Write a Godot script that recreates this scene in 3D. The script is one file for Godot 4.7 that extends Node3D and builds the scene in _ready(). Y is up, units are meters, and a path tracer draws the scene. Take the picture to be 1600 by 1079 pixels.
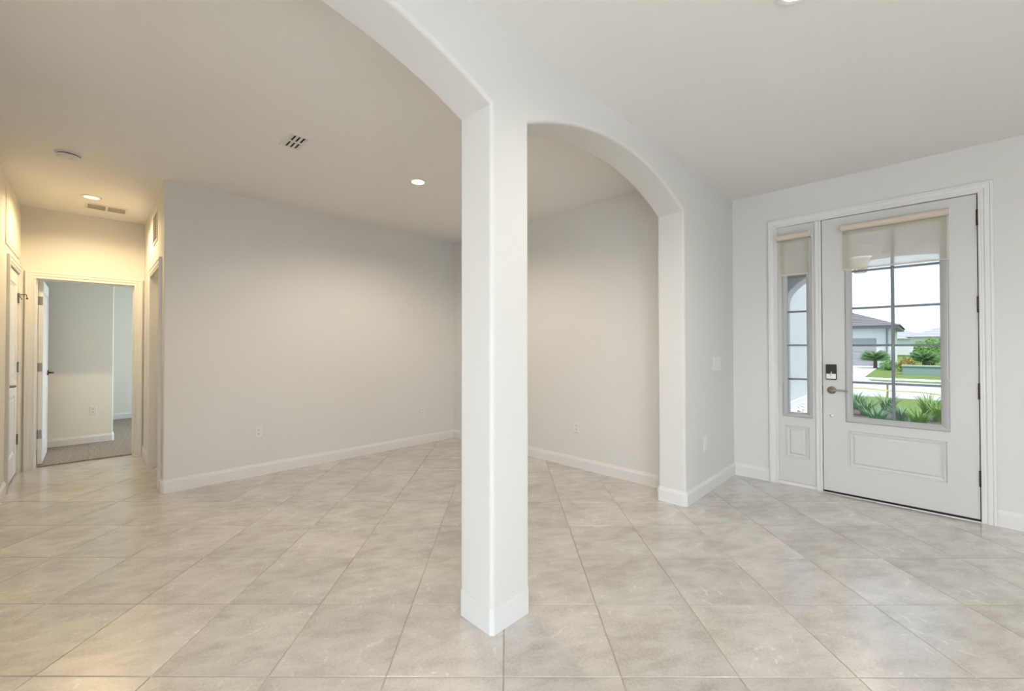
extends Node3D

# Plan: u runs towards the entry door (world +X), v away from the great room (world -Z), y up.
const H := 2.781
const V0 := 1.369        # room side of the arched wall
const TA := 0.226        # its thickness
const U1 := 4.648        # entry door wall
const V1 := 4.743        # back wall of the side room
const U3 := 3.697        # right wall of the side room
const UR := 0.457        # right wall of the hall
const UL := -0.535       # left wall of the hall
const VE := 6.66         # end wall of the hall
const SPRING := 2.395
const CROWN := 2.605
const TILE := 0.46144

var M := {}
var used := {}
var rng := RandomNumberGenerator.new()

# ------------------------------------------------------------------ mesh buffer
class Buf:
	var v := PackedVector3Array()
	var n := PackedVector3Array()
	var uv := PackedVector2Array()
	var xf := Transform3D.IDENTITY
	func tri(a: Vector3, b: Vector3, c: Vector3, na := Vector3.ZERO, nb := Vector3.ZERO, nc := Vector3.ZERO, ua := Vector2.ZERO, ub := Vector2.ZERO, uc := Vector2.ZERO) -> void:
		v.append(xf * a); v.append(xf * b); v.append(xf * c)
		n.append(xf.basis * na); n.append(xf.basis * nb); n.append(xf.basis * nc)
		uv.append(ua); uv.append(ub); uv.append(uc)
	func quad(a: Vector3, b: Vector3, c: Vector3, d: Vector3) -> void:
		tri(a, b, c); tri(a, c, d)
	# box with chamfered edges
	func box(lo: Vector3, hi: Vector3, bev := 0.0) -> void:
		var c := (lo + hi) / 2.0
		var h := (hi - lo) / 2.0
		var b := minf(bev, minf(h.x, minf(h.y, h.z)) * 0.95)
		if b <= 0.0:
			for ax in 3:
				for s in [-1.0, 1.0]:
					var p := []
					for q in [[-1, -1], [1, -1], [1, 1], [-1, 1]]:
						var t := Vector3.ZERO
						t[ax] = s * h[ax]
						t[(ax + 1) % 3] = q[0] * h[(ax + 1) % 3] * s
						t[(ax + 2) % 3] = q[1] * h[(ax + 2) % 3]
						p.append(c + t)
					quad(p[0], p[1], p[2], p[3])
			return
		# point on face ax at corner s
		var pt := func(s: Vector3, ax: int) -> Vector3:
			var t := Vector3(s.x * (h.x - b), s.y * (h.y - b), s.z * (h.z - b))
			t[ax] = s[ax] * h[ax]
			return c + t
		for ax in 3:
			var a1 := (ax + 1) % 3
			var a2 := (ax + 2) % 3
			for s in [-1.0, 1.0]:
				var p := []
				for q in [[-1, -1], [1, -1], [1, 1], [-1, 1]]:
					var k := Vector3.ZERO
					k[ax] = s; k[a1] = q[0] * s; k[a2] = q[1]
					p.append(pt.call(k, ax))
				quad(p[0], p[1], p[2], p[3])
			# the four edges along ax
			for s1 in [-1.0, 1.0]:
				for s2 in [-1.0, 1.0]:
					var k0 := Vector3.ZERO
					k0[ax] = -1; k0[a1] = s1; k0[a2] = s2
					var k1 := k0
					k1[ax] = 1
					if s1 * s2 > 0:
						quad(pt.call(k0, a1), pt.call(k0, a2), pt.call(k1, a2), pt.call(k1, a1))
					else:
						quad(pt.call(k0, a2), pt.call(k0, a1), pt.call(k1, a1), pt.call(k1, a2))
		for sx in [-1.0, 1.0]:
			for sy in [-1.0, 1.0]:
				for sz in [-1.0, 1.0]:
					var s := Vector3(sx, sy, sz)
					if sx * sy * sz > 0:
						tri(pt.call(s, 0), pt.call(s, 1), pt.call(s, 2))
					else:
						tri(pt.call(s, 0), pt.call(s, 2), pt.call(s, 1))
	# profile of (radius, height) turned about an axis from o
	func lathe(o: Vector3, axis: Vector3, prof: Array, seg := 20) -> void:
		var y := axis.normalized()
		var x := y.cross(Vector3(0.3, 0.1, 0.95)).normalized()
		if absf(y.dot(Vector3(0.3, 0.1, 0.95).normalized())) > 0.98:
			x = y.cross(Vector3.RIGHT).normalized()
		var z := x.cross(y)
		for i in prof.size() - 1:
			for k in seg:
				var a := TAU * k / seg
				var b := TAU * (k + 1) / seg
				var da := x * cos(a) + z * sin(a)
				var db := x * cos(b) + z * sin(b)
				var p0: Vector3 = o + da * prof[i].x + y * prof[i].y
				var p1: Vector3 = o + db * prof[i].x + y * prof[i].y
				var p2: Vector3 = o + db * prof[i + 1].x + y * prof[i + 1].y
				var p3: Vector3 = o + da * prof[i + 1].x + y * prof[i + 1].y
				if prof[i].x > 1e-6: tri(p0, p2, p1)
				if prof[i + 1].x > 1e-6: tri(p0, p3, p2)
	func rod(a: Vector3, b: Vector3, r0: float, r1 := -1.0, seg := 10) -> void:
		if r1 < 0: r1 = r0
		var l := a.distance_to(b)
		lathe(a, b - a, [Vector2(0, 0), Vector2(r0, 0), Vector2(r1, l), Vector2(0, l)], seg)
	func tube(pts: Array, r: float, seg := 8) -> void:
		for i in pts.size() - 1:
			rod(pts[i], pts[i + 1], r, r, seg)
	# profile of (offset to the right of the path, height) swept with mitred corners along a flat path
	func sweep(path: Array, prof: Array, closed: bool, at: Callable) -> void:
		var m := path.size()
		var rows := []
		for i in m:
			var p: Vector2 = path[i]
			var d0: Vector2 = (p - path[(i - 1 + m) % m]).normalized() if (closed or i > 0) else Vector2.ZERO
			var d1: Vector2 = (path[(i + 1) % m] - p).normalized() if (closed or i < m - 1) else Vector2.ZERO
			if d0 == Vector2.ZERO: d0 = d1
			if d1 == Vector2.ZERO: d1 = d0
			var n0 := Vector2(d0.y, -d0.x)
			var n1 := Vector2(d1.y, -d1.x)
			var mt := (n0 + n1) / (1.0 + n0.dot(n1))
			var row := []
			for q in prof:
				var w: Vector2 = p + mt * q.x
				row.append(at.call(w.x, w.y, q.y))
			rows.append(row)
		var e := m if closed else m - 1
		var np := prof.size()
		for i in e:
			var r0: Array = rows[i]
			var r1: Array = rows[(i + 1) % m]
			for k in np:
				var l := (k + 1) % np
				quad(r0[k], r1[k], r1[l], r0[l])
		if not closed:
			var ix := Geometry2D.triangulate_polygon(PackedVector2Array(prof))
			for t in range(0, ix.size(), 3):
				tri(rows[0][ix[t]], rows[0][ix[t + 1]], rows[0][ix[t + 2]])
				tri(rows[m - 1][ix[t]], rows[m - 1][ix[t + 2]], rows[m - 1][ix[t + 1]])
	# nested rectangles of [inset, depth] in the xy plane, the last one filled
	func rings(lo: Vector2, hi: Vector2, prof: Array, fill := true) -> void:
		var rect := func(k: int) -> Array:
			var i: float = prof[k][0]
			var z: float = prof[k][1]
			return [Vector3(lo.x + i, lo.y + i, z), Vector3(hi.x - i, lo.y + i, z), Vector3(hi.x - i, hi.y - i, z), Vector3(lo.x + i, hi.y - i, z)]
		for k in prof.size() - 1:
			var a: Array = rect.call(k)
			var b: Array = rect.call(k + 1)
			for j in 4:
				quad(a[j], a[(j + 1) % 4], b[(j + 1) % 4], b[j])
		if fill:
			var c: Array = rect.call(prof.size() - 1)
			quad(c[0], c[1], c[2], c[3])
	func done(smooth := 35.0, closed := true) -> ArrayMesh:
		var vol := 0.0
		var c := Vector3.ZERO
		for p in v: c += p
		c /= maxf(1.0, v.size())
		for i in range(0, v.size(), 3):
			vol += (v[i] - c).dot((v[i + 1] - c).cross(v[i + 2] - c))
		var flip := vol > 0.0 if closed else false
		var faces := PackedVector3Array()
		var near := {}
		for i in range(0, v.size(), 3):
			var turn := flip
			if n[i].length_squared() > 0.25: turn = (v[i + 2] - v[i]).cross(v[i + 1] - v[i]).dot(n[i] + n[i + 1] + n[i + 2]) < 0.0
			if turn:
				var t := v[i + 1]; v[i + 1] = v[i + 2]; v[i + 2] = t
				var s := n[i + 1]; n[i + 1] = n[i + 2]; n[i + 2] = s
				var w := uv[i + 1]; uv[i + 1] = uv[i + 2]; uv[i + 2] = w
			var f := (v[i + 2] - v[i]).cross(v[i + 1] - v[i])
			faces.append(f)
			if smooth > 0.0:
				for k in 3:
					var key := Vector3i((v[i + k] * 20000.0).round())
					if not near.has(key): near[key] = []
					near[key].append(i / 3)
		var cs := cos(deg_to_rad(smooth))
		for i in range(0, v.size(), 3):
			var f := faces[i / 3].normalized()
			for k in 3:
				if n[i + k].length_squared() > 0.25: continue
				var sum := f
				if smooth > 0.0:
					sum = Vector3.ZERO
					for j in near[Vector3i((v[i + k] * 20000.0).round())]:
						if faces[j].normalized().dot(f) > cs: sum += faces[j].normalized()
				n[i + k] = sum.normalized() if sum.length_squared() > 1e-9 else f
		var a := []
		a.resize(Mesh.ARRAY_MAX)
		a[Mesh.ARRAY_VERTEX] = v
		a[Mesh.ARRAY_NORMAL] = n
		a[Mesh.ARRAY_TEX_UV] = uv
		var me := ArrayMesh.new()
		me.add_surface_from_arrays(Mesh.PRIMITIVE_TRIANGLES, a)
		return me

# ------------------------------------------------------------------ object helpers
func numbered(called: String) -> String:
	var k: int = used.get(called, 0)
	used[called] = k + 1
	return called if k == 0 else "%s_%03d" % [called, k]

func tag(o: Node3D, label: String, category: String, group := "", kind := "") -> void:
	o.set_meta("label", label)
	o.set_meta("category", category)
	if group: o.set_meta("group", group)
	if kind: o.set_meta("kind", kind)

func obj(called: String, mesh: Mesh, m: Material, parent: Node3D = null) -> MeshInstance3D:
	var o := MeshInstance3D.new()
	o.mesh = mesh
	o.material_override = m
	if parent == null:
		o.name = numbered(called)
		add_child(o, true)
	else:
		o.name = called
		parent.add_child(o, true)
	return o

func thing(called: String, label: String, category: String, at: Vector3, turn := 0.0, group := "", kind := "") -> Node3D:
	var o := Node3D.new()
	o.name = numbered(called)
	add_child(o, true)
	o.position = at
	o.rotation_degrees.y = turn
	tag(o, label, category, group, kind)
	return o

func W(u: float, v: float, y := 0.0) -> Vector3:
	return Vector3(u, y, -v)

func mat(c: Color, rough := 0.6, metal := 0.0, spec := 0.5) -> StandardMaterial3D:
	var m := StandardMaterial3D.new()
	m.albedo_color = c
	m.roughness = rough
	m.metallic = metal
	m.metallic_specular = spec
	return m

func noise_tex(seed_: int, freq: float, octaves: int, as_normal: bool, strength := 4.0, size := 512) -> NoiseTexture2D:
	var t := NoiseTexture2D.new()
	var f := FastNoiseLite.new()
	f.seed = seed_
	f.noise_type = FastNoiseLite.TYPE_SIMPLEX_SMOOTH
	f.frequency = freq
	f.fractal_octaves = octaves
	t.noise = f
	t.width = size
	t.height = size
	t.seamless = true
	t.as_normal_map = as_normal
	t.bump_strength = strength
	return t

func ramp(cols: Array) -> Gradient:
	var g := Gradient.new()
	var o := PackedFloat32Array()
	var c := PackedColorArray()
	for k in cols:
		o.append(k[0]); c.append(k[1])
	g.offsets = o
	g.colors = c
	return g

func mottled(seed_: int, freq: float, cols: Array, rough: float, scale_: float, bump := 0.0) -> StandardMaterial3D:
	var m := mat(Color.WHITE, rough)
	var t := noise_tex(seed_, freq, 5, false)
	t.color_ramp = ramp(cols)
	m.albedo_texture = t
	m.uv1_triplanar = true
	m.uv1_world_triplanar = true
	m.uv1_scale = Vector3.ONE * scale_
	if bump > 0.0:
		m.normal_enabled = true
		m.normal_texture = noise_tex(seed_ + 7, freq * 2.0, 4, true, 6.0)
		m.normal_scale = bump
	return m

func paint(c: Color, bump: float, scale_: float) -> StandardMaterial3D:
	var m := mat(c, 0.75, 0.0, 0.35)
	m.normal_enabled = true
	m.normal_texture = M.peel
	m.normal_scale = bump
	m.uv1_triplanar = true
	m.uv1_world_triplanar = true
	m.uv1_scale = Vector3.ONE * scale_
	return m

# ------------------------------------------------------------------ ready
func _ready() -> void:
	rng.seed = 4711
	camera()
	daylight()
	materials()
	shell()
	floor_tiles()
	openings()
	baseboards()
	entry_door()
	hall_doors()
	fittings()
	outdoors()

func camera() -> void:
	var cam := Camera3D.new()
	cam.name = "camera"
	add_child(cam)
	var f := 650.81
	var yaw := -0.00359
	var pitch := 0.01068
	var roll := 0.00098
	var ry := Basis(Vector3(cos(yaw), 0, sin(yaw)), Vector3(0, 1, 0), Vector3(-sin(yaw), 0, cos(yaw)))
	var rp := Basis(Vector3(1, 0, 0), Vector3(0, cos(pitch), sin(pitch)), Vector3(0, -sin(pitch), cos(pitch)))
	var rr := Basis(Vector3(cos(roll), sin(roll), 0), Vector3(-sin(roll), cos(roll), 0), Vector3(0, 0, 1))
	var r := (rr * rp * ry).transposed()   # columns: right, up, forward in the frame (right, up, forward) that looks along the diagonal
	var s := sqrt(0.5)
	var frame := func(q: Vector3) -> Vector3: return Vector3(s, 0, s) * q.x + Vector3.UP * q.y + Vector3(s, 0, -s) * q.z
	cam.transform = Transform3D(Basis(frame.call(r.x), frame.call(r.y), -frame.call(r.z)), Vector3(0, 1.292, 0))
	cam.projection = Camera3D.PROJECTION_FRUSTUM
	cam.near = 0.05
	cam.far = 400.0
	cam.size = 1079.0 / f * cam.near
	cam.frustum_offset = Vector2((800.0 - 788.22) / f, -(539.5 - 534.775) / f) * cam.near
	cam.current = true

func daylight() -> void:
	var we := WorldEnvironment.new()
	we.name = "world_environment"
	var e := Environment.new()
	e.background_mode = Environment.BG_SKY
	e.tonemap_mode = Environment.TONE_MAPPER_LINEAR
	e.tonemap_exposure = 0.95
	e.sdfgi_enabled = true
	e.ssao_enabled = true
	e.ssil_enabled = true
	var sm := ProceduralSkyMaterial.new()
	sm.sky_top_color = Color(0.78, 0.87, 0.96)
	sm.sky_horizon_color = Color(0.87, 0.925, 0.96)
	sm.ground_horizon_color = Color(0.80, 0.82, 0.80)
	sm.ground_bottom_color = Color(0.55, 0.56, 0.52)
	sm.sky_energy_multiplier = 2.25
	sm.ground_energy_multiplier = 1.0
	sm.sun_angle_max = 1.0
	var sky := Sky.new()
	sky.sky_material = sm
	e.sky = sky
	we.environment = e
	add_child(we)
	var sun := DirectionalLight3D.new()
	sun.name = "sun"
	sun.light_energy = 4.6
	sun.light_color = Color(1.0, 0.995, 0.99)
	sun.light_angular_distance = 3.0
	sun.shadow_enabled = true
	add_child(sun)
	sun.look_at_from_position(W(-0.5, -0.55, 1.35), Vector3.ZERO)

func materials() -> void:
	M.peel = noise_tex(3, 0.03, 3, true, 3.0)
	M.wall = paint(Color(0.885, 0.877, 0.860), 0.10, 1.6)
	M.ceiling = paint(Color(0.94, 0.93, 0.912), 0.12, 1.6)
	M.bedroom = paint(Color(0.94, 0.92, 0.86), 0.10, 1.6)
	M.trim = mat(Color(0.905, 0.897, 0.885), 0.38)
	M.door = mat(Color(0.852, 0.842, 0.825), 0.42)
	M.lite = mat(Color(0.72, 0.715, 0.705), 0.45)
	M.plastic = mat(Color(0.91, 0.90, 0.885), 0.35)
	M.slot = mat(Color(0.09, 0.085, 0.08), 0.7)
	M.dark = mat(Color(0.03, 0.03, 0.03), 0.6)
	M.black_gloss = mat(Color(0.012, 0.012, 0.014), 0.12)
	M.nickel = mat(Color(0.58, 0.55, 0.51), 0.35, 1.0)
	M.bronze = mat(Color(0.30, 0.26, 0.21), 0.38, 1.0)
	M.silver = mat(Color(0.80, 0.79, 0.76), 0.30, 1.0)
	M.grille = mat(Color(0.90, 0.88, 0.84), 0.5)
	M.fascia = mat(Color(0.86, 0.80, 0.735), 0.7)
	M.hem = mat(Color(0.86, 0.82, 0.76), 0.7)
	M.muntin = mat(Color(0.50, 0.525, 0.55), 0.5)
	var g := mat(Color(0.86, 0.90, 0.90, 0.06), 0.0)
	g.transparency = BaseMaterial3D.TRANSPARENCY_ALPHA
	M.glass = g
	var tg := mat(Color(0.10, 0.11, 0.11, 0.505), 0.0)  # dark tint added to clear panes to dim the bright outdoor view
	tg.transparency = BaseMaterial3D.TRANSPARENCY_ALPHA
	tg.metallic_specular = 0.12
	M.dimming_glass = tg
	var fb := mat(Color(0.92, 0.89, 0.84, 0.66), 0.9, 0.0, 0.2)
	fb.transparency = BaseMaterial3D.TRANSPARENCY_ALPHA
	fb.backlight_enabled = true
	fb.backlight = Color(1.0, 0.97, 0.91)
	fb.normal_enabled = true
	var wv := noise_tex(71, 0.02, 3, true, 4.0)
	fb.normal_texture = wv
	fb.normal_scale = 0.4
	fb.uv1_scale = Vector3(2, 40, 1)
	M.fabric = fb
	M.lens = lens(Color(1.0, 0.93, 0.80), 3.0)
	M.lens_warm = lens(Color(1.0, 0.86, 0.60), 3.0)
	M.grout = mat(Color(0.74, 0.70, 0.64), 0.9)
	M.carpet = mottled(21, 0.03, [[0.2, Color(0.50, 0.46, 0.41)], [0.5, Color(0.62, 0.57, 0.51)], [0.8, Color(0.70, 0.65, 0.59)]], 1.0, 2.2, 1.0)
	M.stucco = mottled(31, 0.05, [[0.2, Color(0.86, 0.86, 0.86)], [0.8, Color(0.93, 0.93, 0.93)]], 0.95, 1.5, 1.6)

func lens(c: Color, e: float) -> StandardMaterial3D:
	var m := mat(Color(0.95, 0.93, 0.9), 0.4)
	m.emission_enabled = true
	m.emission = c
	m.emission_energy_multiplier = e
	return m

# ------------------------------------------------------------------ walls
# a flat wall of any outline (local x along it, y up, front face at z = 0) with rounded plaster corners
func wall(called: String, outline: Array, thick: float, r: float, m: Material, at: Vector3, turn: float, label: String) -> MeshInstance3D:
	var b := Buf.new()
	var pts := PackedVector2Array(outline)
	if Geometry2D.is_polygon_clockwise(pts): pts.reverse()
	var c := pts.size()
	var side := []
	for i in c:
		var d := (pts[(i + 1) % c] - pts[i]).normalized()
		side.append(Vector2(d.y, -d.x))
	var mit := []
	for i in c:
		var a: Vector2 = side[(i - 1 + c) % c]
		var d: Vector2 = side[i]
		mit.append((a + d) / (1.0 + a.dot(d)))
	var ks := 5 if r > 0.0 else 1
	var rows := []   # [inset, z, sin, cos of face part]
	for k in ks + 1:
		var a := PI / 2 * k / ks
		rows.append([r * (1.0 - sin(a)), -r * (1.0 - cos(a)), sin(a), cos(a)])
	for k in range(ks, -1, -1):
		var a := PI / 2 * k / ks
		rows.append([r * (1.0 - sin(a)), -thick + r * (1.0 - cos(a)), sin(a), -cos(a)])
	if r <= 0.0:
		rows = [[0.0, 0.0, 1.0, 0.0], [0.0, -thick, 1.0, 0.0]]
	for i in c:
		var j := (i + 1) % c
		var na: Vector2 = side[i]
		var nb: Vector2 = side[i]
		var pv: Vector2 = side[(i - 1 + c) % c]
		var nx: Vector2 = side[j]
		if pv.dot(side[i]) > 0.93: na = (pv + side[i]).normalized()
		if nx.dot(side[i]) > 0.93: nb = (nx + side[i]).normalized()
		for k in rows.size() - 1:
			var p := []
			var q := []
			for l in 2:
				var rw: Array = rows[k + l]
				for e in 2:
					var id := i if e == 0 else j
					var w: Vector2 = pts[id] - mit[id] * rw[0]
					p.append(Vector3(w.x, w.y, rw[1]))
					var nn: Vector2 = na if e == 0 else nb
					q.append((Vector3(nn.x, nn.y, 0) * rw[2] + Vector3(0, 0, rw[3])).normalized())
			b.tri(p[0], p[1], p[3], q[0], q[1], q[3])
			b.tri(p[0], p[3], p[2], q[0], q[3], q[2])
	var inner := PackedVector2Array()
	for i in c: inner.append(pts[i] - mit[i] * r)
	var ix := Geometry2D.triangulate_polygon(inner)
	for t in range(0, ix.size(), 3):
		var f := [inner[ix[t]], inner[ix[t + 1]], inner[ix[t + 2]]]
		for s in [[0.0, 1.0], [-thick, -1.0]]:
			var z: float = s[0]
			var nn := Vector3(0, 0, s[1])
			var A := Vector3(f[0].x, f[0].y, z)
			var B := Vector3(f[1].x, f[1].y, z)
			var C := Vector3(f[2].x, f[2].y, z)
			if (s[1] > 0) == ((B - A).cross(C - A).z > 0): b.tri(A, B, C, nn, nn, nn)
			else: b.tri(A, C, B, nn, nn, nn)
	var o := obj(called, b.done(0.0), m)
	o.position = at
	o.rotation_degrees.y = turn
	tag(o, label, "wall", "", "structure")
	return o

func block(called: String, lo: Vector3, hi: Vector3, m: Material, label: String, cat: String, bev := 0.0) -> MeshInstance3D:
	var b := Buf.new()
	b.box(lo, hi, bev)
	var o := obj(called, b.done(0.0), m)
	tag(o, label, cat, "", "structure")
	return o

# the wall outline with openings: spans of [x0, x1, y0, y1]; those with y0 <= 0 cut the outline, others are bridged
func span(x0: float, x1: float, top: float, gaps: Array) -> Array:
	var o := [Vector2(x1, -0.04), Vector2(x1, top), Vector2(x0, top), Vector2(x0, -0.04)]
	for g in gaps:
		o.append_array([Vector2(g[0], -0.04), Vector2(g[0], g[2]), Vector2(g[1], g[2]), Vector2(g[1], -0.04)])
	return o

func arch(x0: float, x1: float) -> Array:
	var o := [Vector2(x0, -0.04)]
	var half := (x1 - x0) / 2.0
	var rise := CROWN - SPRING
	var R := (half * half + rise * rise) / (2.0 * rise)
	var cx := (x0 + x1) / 2.0
	for k in 25:
		var t := -1.0 + 2.0 * k / 24.0
		var a := asin(half / R) * t
		o.append(Vector2(cx + R * sin(a), CROWN - R + R * cos(a)))
	o.append(Vector2(x1, -0.04))
	return o

func shell() -> void:
	# arched wall between the entry and the side room; it goes on as the great room's wall
	var o := [Vector2(U1 + 0.1, -0.04), Vector2(U1 + 0.1, H + 0.04), Vector2(-3.9, H + 0.04), Vector2(-3.9, -0.04)]
	o.append_array(arch(-0.615, 1.278))
	o.append_array(arch(1.530, 3.420))
	wall("wall_middle", o, TA, 0.019, M.wall, W(0, V0), 0, "white plaster wall with two wide arches and a square column between them")
	wall("wall_back", span(UR, U3 + 0.1, H + 0.04, []), 0.117, 0.012, M.wall, W(0, V1), 0, "plain white wall at the back of the side room behind the column")
	wall("wall_right", span(-(V1 + 0.06), -(V0 + TA - 0.02), H + 0.04, []), 0.12, 0.0, M.wall, W(U3, 0), -90, "white side wall seen through the right arch")
	wall("wall_hall_right", span(-(VE + 0.06), -(V1 + 0.06), H + 0.04, [[-5.87, -4.975, 2.05]]), 0.12, 0.0, M.wall, W(UR, 0), -90, "short white wall on the right of the lit hall, with a door opening")
	wall("wall_hall_left", span(V0 + 0.1, VE + 0.06, H + 0.04, [[5.79, 6.57, 2.06]]), 0.12, 0.0, M.wall, W(UL, 0), 90, "white wall on the left of the lit hall, holding a closed door")
	wall("wall_hall_end", span(-1.6, 1.7, H + 0.04, [[-0.425, 0.37, 2.03]]), 0.12, 0.0, M.wall, W(0, VE), 0, "white wall at the end of the hall around the open doorway")
	wall("wall_front", [Vector2(-1.45, -0.04), Vector2(-1.0, -0.04), Vector2(-1.0, 2.448), Vector2(0.31, 2.448), Vector2(0.31, -0.04), Vector2(3.9, -0.04), Vector2(3.9, H + 0.04), Vector2(-1.45, H + 0.04)], 0.15, 0.0, M.wall, W(U1, 0), -90, "white wall holding the entry door and its narrow side window")
	# the great room behind the camera
	wall("wall_rear", [Vector2(-3.9, -0.04), Vector2(-3.4, -0.04), Vector2(-3.4, 2.70), Vector2(1.1, 2.70), Vector2(1.1, -0.04), Vector2(1.5, -0.04), Vector2(1.5, H + 0.04), Vector2(-3.9, H + 0.04)], 0.15, 0.0, M.wall, W(-3.8, 0), 90, "white rear wall of the great room around a wide glazed opening")
	wall("wall_side", [Vector2(-4.8, -0.04), Vector2(-0.5, -0.04), Vector2(-0.5, 2.70), Vector2(2.8, 2.70), Vector2(2.8, -0.04), Vector2(3.9, -0.04), Vector2(3.9, H + 0.04), Vector2(-4.8, H + 0.04)], 0.15, 0.0, M.wall, W(0, -3.8), 180, "white side wall of the great room around a wide glazed opening")
	# the carpeted room past the hall
	wall("wall_bedroom_near", span(-1.6, 0.222, H + 0.04, []), 0.12, 0.01, M.bedroom, W(0, 7.9), 0, "pale grey green wall facing the open doorway at the end of the hall")
	wall("wall_bedroom_far", span(-1.6, 1.8, H + 0.04, []), 0.12, 0.0, M.bedroom, W(0, 10.16), 0, "pale grey green wall farthest back behind the open doorway")
	wall("wall_bedroom_left", span(6.7, 10.2, H + 0.04, []), 0.12, 0.0, M.bedroom, W(-1.5, 0), 90, "pale grey green wall on the left inside the carpeted room")
	wall("wall_bedroom_right", [Vector2(-10.2, -0.04), Vector2(-6.7, -0.04), Vector2(-6.7, H + 0.04), Vector2(-7.0, H + 0.04), Vector2(-7.0, 0.3), Vector2(-9.9, 0.3), Vector2(-9.9, 2.44), Vector2(-7.01, 2.44), Vector2(-7.01, H + 0.04), Vector2(-10.2, H + 0.04)], 0.12, 0.0, M.bedroom, W(1.6, 0), -90, "pale grey green wall with a window on the right inside the carpeted room")
	# closets behind the two closed hall doors
	block("wall_closet_back", Vector3(UL - 1.0, -0.04, -VE - 0.06), Vector3(UL - 0.9, H, -5.5), M.wall, "closet wall behind the closed door on the left of the hall", "wall")
	block("wall_closet_side", Vector3(UL - 0.95, -0.04, -5.6), Vector3(UL - 0.1, H, -5.5), M.wall, "closet side wall behind the closed door on the left of the hall", "wall")
	block("wall_bath_back", Vector3(1.6, -0.04, -VE - 0.06), Vector3(1.72, H, -4.8), M.wall, "far wall of the small room to the right of the hall", "wall")
	block("ceiling", Vector3(-3.96, H, -10.35), Vector3(4.80, H + 0.12, 3.96), M.ceiling, "flat white plaster ceiling over the entry, side room and hall", "ceiling")
	block("floor_carpet", Vector3(-1.6, -0.05, -10.3), Vector3(1.8, 0.012, -(VE + 0.075)), M.carpet, "grey beige carpet past the open doorway at the end of the hall", "carpet")

const ROOMS := [Vector2(-3.8, -3.8), Vector2(4.70, -3.8), Vector2(4.70, 1.46), Vector2(3.75, 1.46), Vector2(3.75, 4.79), Vector2(0.50, 4.79), Vector2(0.50, 6.735), Vector2(-0.58, 6.735), Vector2(-0.58, 1.46), Vector2(-3.8, 1.46)]

func tile_textures() -> Array:
	var n := 1024
	var cloud := FastNoiseLite.new()
	cloud.seed = 11; cloud.frequency = 0.0040; cloud.fractal_octaves = 5; cloud.domain_warp_enabled = true; cloud.domain_warp_amplitude = 60.0; cloud.domain_warp_frequency = 0.006
	var slate := FastNoiseLite.new()
	slate.seed = 12; slate.frequency = 0.016; slate.fractal_octaves = 4; slate.domain_warp_enabled = true; slate.domain_warp_amplitude = 50.0; slate.domain_warp_frequency = 0.008
	var vein := FastNoiseLite.new()
	vein.seed = 13; vein.frequency = 0.0075; vein.fractal_type = FastNoiseLite.FRACTAL_RIDGED; vein.fractal_octaves = 3; vein.domain_warp_enabled = true; vein.domain_warp_amplitude = 45.0; vein.domain_warp_frequency = 0.012
	var fine := FastNoiseLite.new()
	fine.seed = 14; fine.frequency = 0.11; fine.fractal_octaves = 3
	var col := Image.create(n, n, true, Image.FORMAT_RGB8)
	var hgt := Image.create(n, n, false, Image.FORMAT_RGB8)
	var deep := Color(0.695, 0.662, 0.618)
	var base := Color(0.812, 0.787, 0.752)
	var pale := Color(0.895, 0.877, 0.85)
	for y in n:
		for x in n:
			var a := cloud.get_noise_2d(x * 0.75, y)
			var s := slate.get_noise_2d(x * 0.5 + y * 0.3, y * 1.3 - x * 0.4)
			var ve := vein.get_noise_2d(x, y)
			var fi := fine.get_noise_2d(x, y)
			var t := a * 0.48 + s * 0.34 + fi * 0.24
			var c := base.lerp(pale, clampf(t * 1.5, 0, 1)) if t > 0 else base.lerp(deep, clampf(-t * 1.5, 0, 1))
			var w := smoothstep(0.70, 0.93, ve) * clampf(0.35 + a * 3.0, 0, 1)
			c = c.lerp(Color(0.93, 0.915, 0.89), w * 0.8)
			col.set_pixel(x, y, c)
			var hh := clampf(0.5 + s * 0.5 + a * 0.2 + fi * 0.15 + w * 0.1, 0, 1)
			hgt.set_pixel(x, y, Color(hh, hh, hh))
	col.generate_mipmaps()
	hgt.bump_map_to_normal_map(3.0)
	return [ImageTexture.create_from_image(col), ImageTexture.create_from_image(hgt)]

func slab(poly: PackedVector2Array, ch := 0.0016, t := 0.009) -> Buf:
	var b := Buf.new()
	slab_into(b, poly, Vector2.ZERO, ch, t)
	return b

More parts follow.
